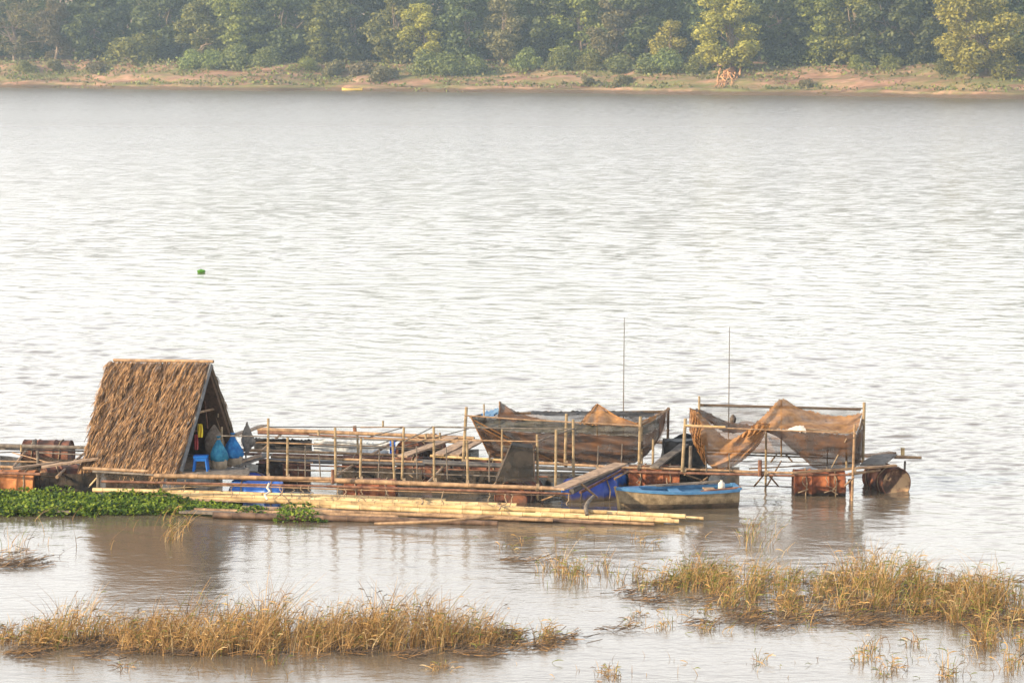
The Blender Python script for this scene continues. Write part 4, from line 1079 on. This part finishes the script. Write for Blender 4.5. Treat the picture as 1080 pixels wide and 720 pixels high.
# right net enclosure
c = W(818, 486, 48.9); rn = empty('net_enclosure', (c.x, 48.9, .45), 'right fish net bag of orange brown mesh with one tall peak', 'net enclosure', 'two brown net enclosures')
cloth('back_net', [[(738,427.5,49.75),(790,429,49.7),(850,430.5,49.6),(907,432,49.5)],[(738,443,49.75),(790,445,49.7),(850,446,49.6),(907,448,49.5)]], M_sheer, rn, 30, 8, .012, seed=20)
cloth('back_net', [[(738,443,49.75),(790,445,49.7),(850,446,49.6),(907,448,49.5)],[(742,462,49.7),(790,464,49.6),(850,466,49.5),(906,466,49.5)],[(760,474,49.6),(790,476,49.5),(850,478,49.4),(902,478,49.4)]], M_sheer2, rn, 30, 12, .02, seed=21)
cloth('left_drape', [[(727.5,429.5,48.9),(740,438,48.75),(752,450,48.6),(768,463,48.4),(784,457,48.3),(803,449.5,48.25)],
                     [(727,441,48.7),(737,452,48.55),(748,463,48.4),(766,474,48.2),(786,468,48.15),(806,454,48.2)],
                     [(727,452,48.55),(734,466,48.4),(744,478,48.25),(760,485,48.1),(782,478,48.1),(806,459,48.2)],
                     [(730,462,48.5),(736,477,48.4),(746,489,48.25),(757,494.5,48.15),(777,490,48.15),(800,470,48.25)]], M_net, rn, 80, 50, .07, 13, (.9,.6), seed=22)
cloth('side_drape', [[(727.5,430,48.95),(745,434,49.1),(765,444,49.2),(790,448,49.0),(806,449,48.7)],[(735,438,48.9),(750,446,48.95),(766,456,48.9),(788,455,48.6),(803,450,48.4)]], M_netd, rn, 40, 14, .03, 8, seed=23)
cloth('twisted_edge', [[(727,430,48.7),(729,443,48.5),(731,460,48.35),(738,480,48.2),(743,490,48.2)],[(733,436,48.6),(739,448,48.3),(740,464,48.15),(744,478,48.1),(748,488,48.15)]], M_net, rn, 44, 10, .06, 22, (1,.5), seed=24)
cloth('peak_drape', [[(790,451.5,48.4),(806,438,48.7),(824,421,49.0),(845,431,49.1),(870,437,49.1),(892,438.5,49.1),(910,435,49.1)],
                     [(797,452,48.35),(811,444,48.5),(825,437,48.7),(847,442,48.8),(870,447,48.8),(890,448,48.8),(908,441,48.95)],
                     [(802,455,48.3),(814,453,48.3),(826,452,48.3),(848,454,48.3),(870,456,48.25),(888,457,48.25),(904,454,48.3)]], M_net, rn, 80, 26, .035, 8, (1,.5), seed=25)
cloth('knot_bundle', [[(780,459,48.15),(790,452,48.1),(800,446,48.1),(812,446,48.15)],[(784,462,48.05),(793,459,48.0),(803,456,48.0),(813,455,48.1)]], M_net, rn, 30, 12, .05, 14, seed=26)
cloth('front_net', [[(803,453,48.25),(820,453,48.2),(848,455,48.15),(878,457.5,48.1),(904,458,48.1),(911,448,48.7)],
                    [(822,462,48.2),(833,466,48.1),(854,468,48.05),(880,470,48.0),(903,471,48.05),(910,464,48.7)],
                    [(838,476,48.2),(847,481,48.15),(862,483,48.1),(882,484,48.1),(900,484,48.1),(909,478,48.7)],
                    [(853,488,48.3),(858,493,48.3),(868,495,48.25),(884,495,48.25),(897,494,48.3),(907,490,48.7)]], M_netd, rn, 60, 40, .045, 9, (.6,-1), seed=27)
cloth('end_net', [[(904,457,48.2),(908,445,48.7),(911,434,49.2)],[(903,470,48.2),(907,460,48.7),(909,452,49.2)],[(899,492,48.3),(906,484,48.7),(908,470,49.2)]], M_netd, rn, 16, 20, .03, seed=28)
cloth('pale_patch', [[(829,453,48.22),(838,450,48.26),(845,448,48.28),(849,451,48.25)],[(828,454.5,48.15),(838,455,48.15),(846,455.5,48.13),(851,456,48.12)]], M_white, rn, 14, 6, .004, seed=29)
pole('peak_stick', W(824, 478, 49.0), W(824, 421, 49.02), .015, M_oldb, rn, nodes=False)
pole('edge_rope', W(850, 452, 48.1), W(884, 455, 48.1), .01, M_rope, rn, nodes=False); pole('edge_rope', W(877, 493, 48.1), W(893, 462, 48.0), .01, M_rope, rn, nodes=False)

# sheets hung at the back of the raft
def sheet(name, pts0, pts1, m, label, seed): 
    o = cloth(name, [pts0, pts1], m, None, 40, 10, .025, 5, (.5, 1.6), seed=seed); return tag(o, label, 'sheet')
sheet('plastic_sheet', [(268,462,51.6),(300,462.5,51.6),(329,463.5,51.6)], [(268,475,51.5),(300,476,51.5),(329,476,51.5)], M_black, 'black plastic sheet hung along the rear rail right of the hut', 40)
sheet('plastic_sheet', [(331,463,51.6),(356,463,51.6),(383,466,51.6),(398,467,51.6),(410,463,51.6)], [(331,477,51.5),(356,478,51.5),(383,479,51.5),(410,480,51.5)], M_pale, 'crumpled pale grey plastic sheet hung along the rear rail at mid raft', 41)
sheet('plastic_sheet', [(411,464,51.5),(417,463,51.5)], [(411,479,51.4),(417,479,51.4)], M_blue, 'narrow blue plastic sheet at the right end of the pale grey one', 42)
sheet('plastic_sheet', [(470,493,49.6),(500,495,49.5),(526,496,49.5)], [(470,505,49.4),(500,506,49.3),(524,507,49.3)], M_black, 'black plastic sheet under the black pipe left of the keep net', 43)
sheet('plastic_sheet', [(254,458,50.9),(258,457,50.9),(263,458,50.9)], [(254,470,50.8),(258,471,50.8),(262,470,50.8)], M_white, 'small white sheet just behind the cone shaped trap', 44)
# dark heap between the nets
mb = MB(); c = W(722, 492, 49.9)
vs = []; nu, nv = 26, 14
for j in range(nv+1):
    for i in range(nu+1):
        an = math.pi*2*i/nu; t = j/nv
        r = 1-.12*t; rr = 1+.12*noise.noise(Vector((math.cos(an)*2, math.sin(an)*2, t*3)))
        x_ = .42*r*rr*max(-1,min(1,1.25*math.cos(an))); y_ = .38*r*rr*max(-1,min(1,1.25*math.sin(an)))
        vs.append(Vector((c.x+x_, c.y+y_, -.05+.80*t+.05*math.sin(an*5)*t+(.06*math.cos(an) if t > .9 else 0))))
mb.add(vs, [(j*(nu+1)+i, j*(nu+1)+i+1, (j+1)*(nu+1)+i+1, (j+1)*(nu+1)+i) for j in range(nv) for i in range(nu)]+[tuple(nv*(nu+1)+i for i in range(nu))])
tag(mb.build('covered_crate', M_black), 'black sheeting heaped over a crate behind the dark grey ramp', 'covered crate')

# ------------------------------------------------------------------ boat
def build_boat():
    A = G(658, 536, 0.0); B = G(776, 533, 0.0)
    mid = (A+B)/2; d = (B-A).normalized(); n = Vector((-d.y, d.x, 0)); L = (B-A).length
    root = empty('wooden_boat', (mid.x, mid.y, 0), 'small open boat, tan hull with blue gunwale, moored beside the raft', 'boat')
    K = 24; secs = []
    def beam(t): return .34*min(1, (1-(1-min(t/.55, 1))**2.2))*(1-.18*max(0, (t-.6)/.4)**2)+.012
    def sheer(t): return .25+.10*(1-t)**2*.8+.05*t*t
    def ringpt(t, scale=1.0, inner=0):
        b = beam(t)*scale-inner; zt = sheer(t); keel = -.10+.10*max(0, 1-t/.15)**2; x = -L/2+L*t-(.10*(1-t)**3)
        pts = []
        for s, z in ((1, zt), (.96, zt*.55), (.86, .08), (.55, keel+.03), (0, keel), (-.55, keel+.03), (-.86, .08), (-.96, zt*.55), (-1, zt)):
            fl = .04*max(0, 1-t/.3)
            pts.append((x-(fl*(z/zt) if t < .3 else 0), s*b, z+(inner if z < .1 else 0)))
        return pts
    def w3(p): return mid+d*p[0]+n*p[1]+Vector((0,0,p[2]+.015))
    outer = [ringpt(i/K) for i in range(K+1)]; inner = [ringpt(i/K, 1, .022) for i in range(K+1)]
    mb = MB(); nr = 9
    vs = [w3(p) for r in outer for p in r]; fs = []; 
    mb.add(vs, [(i*nr+k, i*nr+k+1, (i+1)*nr+k+1, (i+1)*nr+k) for i in range(K) for k in range(nr-1)]+[tuple(K*nr+k for k in range(nr)), tuple(reversed(range(nr)))], 0)
    for idx in range(len(mb.f)): 
        if sum(mb.v[q][2] for q in mb.f[idx])/len(mb.f[idx]) < .045: mb.m[idx] = 1
    mb.build('hull', [M_boath, M_boatd], root)
    mb = MB(); vs = [w3(p) for r in inner for p in r]
    mb.add(vs, [(i*nr+k, (i+1)*nr+k, (i+1)*nr+k+1, i*nr+k+1) for i in range(K) for k in range(nr-1)]+[tuple(reversed([K*nr+k for k in range(nr)]))])
    mb.build('lining', M_boatb, root)
    for s in (0, nr-1):
        mb = MB(); pts = [w3((r[s][0], r[s][1]*1.0, r[s][2]+.0)) for r in outer]
        sg = 1 if s == 0 else -1; vs = []
        for q in pts: vs += [q+n*sg*.022+Vector((0,0,-.028)), q+n*sg*.022+Vector((0,0,.016)), q-n*sg*.045+Vector((0,0,.016)), q-n*sg*.045+Vector((0,0,-.028))]
        mb.add(vs, [(i*4+a, i*4+(a+1)%4, (i+1)*4+(a+1)%4, (i+1)*4+a) for i in range(K) for a in range(4)]+[(0,1,2,3), (K*4+3,K*4+2,K*4+1,K*4)])
        mb.build('gunwale', M_boatb, root)
    r = outer[-1]; mb = MB(); plank_mb(mb, w3((L/2+.0, -.28, .29)), w3((L/2+.0, .28, .29)), .07, .04); mb.build('transom_cap', M_boatb, root, smooth=False)
    for t, m_ in ((.46, M_boatb), (.78, M_wood)):
        x = -L/2+L*t; mb = MB(); bb = beam(t)-.02; plank_mb(mb, w3((x, -bb, .24)), w3((x, bb, .24)), .17, .025); mb.build('seat', m_, root, smooth=False)
    mb = MB(); p0 = outer[0]; mb.tube([w3((p0[0][0]-.01, 0, sheer(0)+.03)), w3((p0[4][0]+.0, 0, .15)), w3((p0[4][0]+.02, 0, -.05))], .028, 6); mb.build('stem', M_bamboo2, root)
    mb = MB(); mb.add([w3(q) for q in ((-L/2-.05,0,sheer(0)+.02),(-L/2+.28,-.2,sheer(.12)+.005),(-L/2+.28,.2,sheer(.12)+.005),(-L/2-.05,0,sheer(0)-.01),(-L/2+.28,-.2,sheer(.12)-.02),(-L/2+.28,.2,sheer(.12)-.02))], [(0,1,2),(5,4,3),(1,4,5,2),(0,3,4,1),(0,2,5,3)]); mb.build('foredeck', M_boatb, root, smooth=False)
    def P(x, y, z): return w3((x, y, z))
    pp = pole('boat_pole', P(.28, -.33, .29), P(L/2+.03, -.25, .33), .022, M_redp, None, nodes=False); tag(pp, 'short brown pole resting on the near gunwale at the boat stern', 'pole')
    pp = plank('oar', P(-.55, .30, .285), P(.75, .28, .35), .07, M_greyw, 'long dark oar board along the far gunwale of the boat', 'oar')
    mb = MB(); c0 = P(.72, .05, .265); lathe(mb, c0, [(.05,0),(.06,.01),(.055,.1),(.02,.13),(.02,.15)], 12); tag(mb.build('bottle', M_white), 'small white container on the boat\'s rear seat', 'container')
build_boat()

# ------------------------------------------------------------------ bamboo bundle in front
BG = 'bamboo poles floating in front of the raft'
BB = [ # px0,py0,z0, px1,py1,z1, r, mat, label
 (98,516.5,.14, 470,527.5,.14,.040,M_bamboo,'long pale bamboo pole, rearmost on the left of the floating bundle'),
 (180,521,.12, 545,532.5,.14,.042,M_bamboo,'long bamboo pole just in front of the rearmost left one'),
 (335,525.5,.12, 723,544.5,.10,.050,M_bamboo,'thick pale bamboo pole reaching the boat, rearmost at right'),
 (290,528,.14, 640,540,.15,.044,M_bamboo2,'golden bamboo pole through the middle of the bundle'),
 (430,533,.09, 742,546.5,.05,.034,M_bamboo,'slim bamboo pole that ends farthest right past the boat bow'),
 (160,524.5,.09, 525,537.5,.11,.040,M_bamboo2,'golden bamboo pole third from the back on the left'),
 (350,534,.11, 716,549.5,.07,.042,M_bamboo,'bamboo pole at the front right of the bundle'),
 (300,533.5,.07, 560,541,.09,.035,M_bamboo2,'golden bamboo pole in the middle front of the bundle'),
 (500,541.5,.05, 700,551,.03,.032,M_bamboo2,'thin golden bamboo pole below the front right one'),
 (340,539,.07, 583,548.5,.05,.034,M_oldb,'dull brown bamboo pole on the near side at mid bundle'),
 (548,547,.04, 646,551.5,.02,.036,M_log,'dark red brown pole afloat at the near edge right of centre'),
 (380,529.5,.13, 650,541.5,.12,.040,M_bamboo,'pale bamboo pole squeezed between the thick rear pole and the golden ones'),
 (470,537.5,.08, 662,545.5,.07,.038,M_bamboo2,'short golden bamboo pole in the right half of the bundle'),
 (440,541.5,.05, 690,552.5,.03,.030,M_oldb,'brownish bamboo pole low at the near right edge'),
 (330,531,.12, 600,540,.12,.036,M_bamboo2,'slim golden bamboo pole left of centre in the bundle'),
 (565,541.5,.10, 708,548,.08,.040,M_bamboo,'short pale bamboo pole in the right end of the bundle'),
 (225,543,.05, 525,552,.03,.055,M_log,'thick dark waterlogged pole with a hollow end at the near edge'),
 (205,537.5,.06, 420,545,.06,.035,M_oldb,'dull weathered pole at the near left edge by the plant clumps'),
]
for a in BB:
    mb = MB(); pole_mb(mb, G(a[0],a[1],a[2]), G(a[3],a[4],a[5]), a[6], r1=a[6]*.82, n=10, step=.36, bend=random.uniform(-.002,.003))
    tag(mb.build('bamboo_pole', [a[7], M_node]), a[8], 'bamboo pole', BG)
mb = MB(); mb.tube([G(395,552,.06), G(430,551,.10), G(465,549.5,.14), G(497,546.5,.17), G(521,544,.19)], [.022,.026,.024,.022,.02], 7)
tag(mb.build('curved_stick', M_oldb), 'curved thin stick lying across the near edge of the bamboo bundle', 'stick')
for (a, b, w_, m_, lab) in (((165,525.5,.07),(330,530.5,.07),.26,M_wood,'wide pinkish board lying among the bamboo at left'), ((190,540.5,.04),(292,544.5,.04),.14,M_greyw,'low weathered board awash at the near left edge'),
                            ((255,536.5,.05),(345,539,.05),.16,M_wood,'pale board between the two green plant clumps'), ((-10,537,.05),(75,540.5,.05),.12,M_greyw,'grey log board showing beneath the green plants at the left edge')):
    plank('board', G(*a), G(*b), w_, m_, lab, 'board', t=.04)
for px, py in ((445,533), (526,539)):
    p = G(px, py, .1); pts = [p+Vector((.03*math.sin(i*1.3), -.32+.62*i/7, .07+.05*math.sin(i*math.pi/7))) for i in range(8)]
    mb = MB(); mb.tube(pts, .014, 5); tag(mb.build('rope_tie', M_rope), 'rope tied across the bamboo bundle, %s one' % ('left' if px == 445 else 'right hand pale'), 'rope')
mb = MB(); p = G(620,540,.12); mb.tube([p+Vector((-.02,-.28,.0)), p+Vector((-.04,-.15,.10)), p+Vector((0,0,.16)), p+Vector((.05,.15,.2)), p+Vector((.10,.2,.24))], [.03,.035,.035,.03,.025], 7)
tag(mb.build('strap', M_greyw), 'grey strap looped over the bamboo near the blue drums', 'strap')
mb = MB(); p = G(284,517,.3); mb.tube([p+Vector(q) for q in ((0,0,.12),(-.03,-.05,.05),(.02,-.1,0),(-.06,-.15,-.05),(-.02,-.22,-.12))], .02, 6)
tag(mb.build('rope_knot', M_white), 'white knotted rag rope hanging beside the light blue drum', 'rope')

# ------------------------------------------------------------------ plants and grasses
def leafclump(name, spots, n, size, label, zmax, seed):
    rs = np.random.RandomState(seed); C = []; 
    for (px0, px1, py0, py1, wt, zm) in spots:
        k = int(n*wt)
        px = rs.uniform(px0, px1, k); py = rs.uniform(py0, py1, k)
        for a, b in zip(px, py):
            edge = min(1, (a-px0)/12+.25, (px1-a)/25+.15)
            g = G(a, b, 0.0); hum = .55+.45*math.sin(a*.11+b*.7)*math.sin(a*.047+2)
            z = rs.rand()**.8*zm*edge*(.5+hum); C.append((g.x, g.y, z+.01))
    C = np.array(C); nr = rs.normal(0, .5, C.shape); nr[:, 2] += .8; nr[:,1] -= .3
    V, Fq = leaves(C, nr, size*rs.uniform(.6, 1.5, len(C)), rs)
    mi = rs.choice(3, len(C), p=[.34,.40,.26])
    # stems
    o = mesh_obj(name, V, Fq, M_leafg, None, mi, smooth=False)
    return tag(o, label, 'water plants', kind='stuff')
leafclump('water_plants', [(-60,205,528,544,.80,.15), (-60,100,525,546,.22,.18), (170,255,531,541,.12,.08)], 15000, .058, 'bright green water plants matted along the left front of the raft', .3, 3)
leafclump('water_plants', [(246,292,539,546,.35,.12), (288,345,540,551,.65,.13)], 2000, .05, 'two small green plant clumps on the near edge boards of the raft', .2, 4)

def blades(name, patches, label, seed, cat='reeds'):
    """patches: (px0,px1,py0,py1,n,hmin,hmax,pgold,green, lean)"""
    rs = np.random.RandomState(seed); Vs = []; mi = []
    for (px0,px1,py0,py1,n,h0,h1,gr,lean) in patches:
        k = 0
        cx = rs.uniform(px0, px1, max(3, n//34)); cy = rs.uniform(py0, py1, len(cx)); ch_ = rs.uniform(.55, 1.3, len(cx)); hf = .8
        for i in range(n):
            hf = .8
            if rs.rand() < .8:
                j = rs.randint(len(cx)); a = cx[j]+rs.normal(0, 5.5); b = cy[j]+rs.normal(0, 2.0); hf = ch_[j]
            else: a = rs.uniform(px0, px1); b = rs.uniform(py0, py1)
            e = ((a-(px0+px1)/2)/((px1-px0)/2))**2+((b-(py0+py1)/2)/((py1-py0)/2+3))**2
            if e > 1.15: continue
            g = G(a, b, 0); h = 1.2*hf*rs.uniform(h0, h1)*(1.05-.5*max(0, e-.2))
            if rs.rand() < .25: h *= .5
            an = rs.uniform(0, 6.28); ln = abs(rs.normal(.42, .30))*h
            dx = math.cos(an)*ln+lean*1.5*h; dy = math.sin(an)*ln*.7
            wd = rs.uniform(.0022, .0048)
            r = rs.rand(); m_ = 3 if r < gr else (0 if r < gr+.33 else 1 if r < .82 else 2 if r < .92 else 4)
            kink = rs.rand() < .22; q = []
            for s in range(5):
                t = s/4; bb = t**1.7
                zz = h*(t-.18*bb); xx = dx*bb; yy = dy*bb
                if kink and s == 4: zz = h*.55; xx += rs.normal(0,.10)
                q.append((g.x+xx, g.y+yy, zz-.03))
            face = rs.uniform(-.6,.6); sx, sy = math.cos(face)*wd, math.sin(face)*wd
            v = []
            for s, p_ in enumerate(q):
                f = 1-.75*(s/4)**2; v += [(p_[0]-sx*f, p_[1]-sy*f, p_[2]), (p_[0]+sx*f, p_[1]+sy*f, p_[2])]
            Vs.append(v); mi += [m_]*4
            # side leaf
            if rs.rand() < .45:
                b0 = q[2 if rs.rand() < .5 else 3]; a2 = rs.uniform(0, 6.28); L2 = rs.uniform(.06,.16); v = []
                for s in range(5):
                    t = s/4; f = math.sin(.3+2.6*t)*1.5
                    v += [(b0[0]+math.cos(a2)*L2*t-sy*f, b0[1]+math.sin(a2)*L2*t, b0[2]+L2*(.7*t-.5*t*t)-wd*f), (b0[0]+math.cos(a2)*L2*t+sy*f, b0[1]+math.sin(a2)*L2*t, b0[2]+L2*(.7*t-.5*t*t)+wd*f)]
                Vs.append(v); mi += [3 if rs.rand() < gr*1.6 else m_]*4
    V = np.array(Vs); n = len(V); base = np.arange(n)[:, None, None]*10
    f = np.array([[2*s, 2*s+1, 2*s+3, 2*s+2] for s in range(4)])[None]
    Fq = (base+f).reshape(-1, 4)
    o = mesh_obj(name, V.reshape(-1, 3), Fq, M_reed, None, mi, smooth=False)
    return tag(o, label, cat, kind='stuff')
blades('dry_reeds', [(8,190,664,684,1150,.20,.52,.06,.12), (120,400,666,692,3000,.25,.62,.05,.14), (330,525,664,688,1900,.25,.68,.05,.12), (-30,60,664,680,350,.1,.35,.10,.1), (480,600,666,680,420,.05,.3,.12,.1),
                     (20,520,662,682,420,.55,.85,.10,.2), (20,520,700,716,120,.05,.22,.1,.0)], 'long bed of golden brown dry reeds across the left foreground water', 5)
blades('dry_reeds', [(665,770,604,624,800,.15,.50,.25,.1), (740,860,602,642,750,.2,.55,.22,.15), (560,660,596,622,240,.1,.5,.2,.1), (820,1090,640,652,420,.1,.35,.15,.1),
                     (660,900,640,668,420,.05,.3,.15,.1), (780,830,560,590,60,.3,.6,.3,.2)], 'loose bed of yellow reeds in the water below the boat', 6)
blades('dry_reeds', [(855,1000,602,646,1300,.30,.66,.18,.12), (985,1095,622,660,1150,.30,.60,.16,.05), (1010,1095,660,700,300,.1,.45,.12,.0), (900,1090,672,716,260,.05,.4,.15,.0), (540,1080,690,718,150,.03,.2,.1,.0)], 'dense golden green reed bed at the right foreground', 7)
blades('dry_reeds', [(0,205,545,590,110,.3,.7,.1,.35), (-10,60,560,600,40,.1,.4,.2,.1), (500,760,556,580,60,.05,.3,.2,.1)], 'scattered leaning dry stems in the shaded water below the hut', 8)
# dark broken stems and litter on the water
def litter(name, patches, label, seed):
    rs = np.random.RandomState(seed); V = []; 
    for (px0,px1,py0,py1,n) in patches:
        cx = rs.uniform(px0, px1, max(2, n//30)); cy = rs.uniform(py0, py1, len(cx))
        for i in range(n):
            j = rs.randint(len(cx)); a = cx[j]+rs.normal(0, 12); b = cy[j]+rs.normal(0, 1.5)
            g = G(a, b, .012); an = rs.normal(0, .7); L = rs.uniform(.05, .3); wd = rs.uniform(.003,.009)
            dx, dy = math.cos(an)*L/2, math.sin(an)*L/2; z1 = .012+abs(rs.normal(0,.02)); z2 = .012+abs(rs.normal(0,.05))
            V.append([(g.x-dx, g.y-dy, z1), (g.x+dx, g.y+dy, z2), (g.x+dx, g.y+dy+wd, z2+wd), (g.x-dx, g.y-dy+wd, z1+wd)])
    V = np.array(V); n = len(V)
    tag(mesh_obj(name, V.reshape(-1,3), np.arange(n*4).reshape(n,4), [M_reed[4], M_reed[1]], None, (rs.rand(n) < .25).astype(int), smooth=False), label, 'plant litter', kind='stuff')
litter('reed_litter', [(10,540,668,694,2200), (500,600,668,684,420), (660,860,612,640,700), (780,1090,640,660,900), (860,1080,612,660,1300), (-10,50,580,598,260), (540,620,590,600,60), (640,830,645,665,260)], 'dark broken stems and litter floating among the reeds', 9)
# floating green leaf in open river
p = G(212, 286, .05); mb = MB(); lathe(mb, p, [(.05,-.1),(.08,0),(.075,.03),(.03,.06),(.01,.07)], 10, 1.7, 1.4, wob=.12)
tag(mb.build('floating_plant', mat('drifting leaf', (.05,.17,.015), (.09,.26,.02), 9), smooth=False), 'single small green water plant adrift in the open river', 'floating plant')

# ------------------------------------------------------------------ haze
hz = MB(); hz.box((0, 270, 16.5), 1300, 760, 45)
ho = hz.build('haze', [], None, smooth=False)
hm = bpy.data.materials.new('haze air'); hm.use_nodes = True
N = hm.node_tree.nodes; N.remove(N['Principled BSDF']); pv = N.new('ShaderNodeVolumePrincipled')
pv.inputs['Color'].default_value = (.66, .84, 1.0, 1); pv.inputs['Density'].default_value = .00037; pv.inputs['Anisotropy'].default_value = .2
hm.node_tree.links.new(pv.outputs[0], N['Material Output'].inputs['Volume']); ho.data.materials.append(hm)
tag(ho, 'thin pale haze hanging over the whole river', 'haze', kind='stuff')
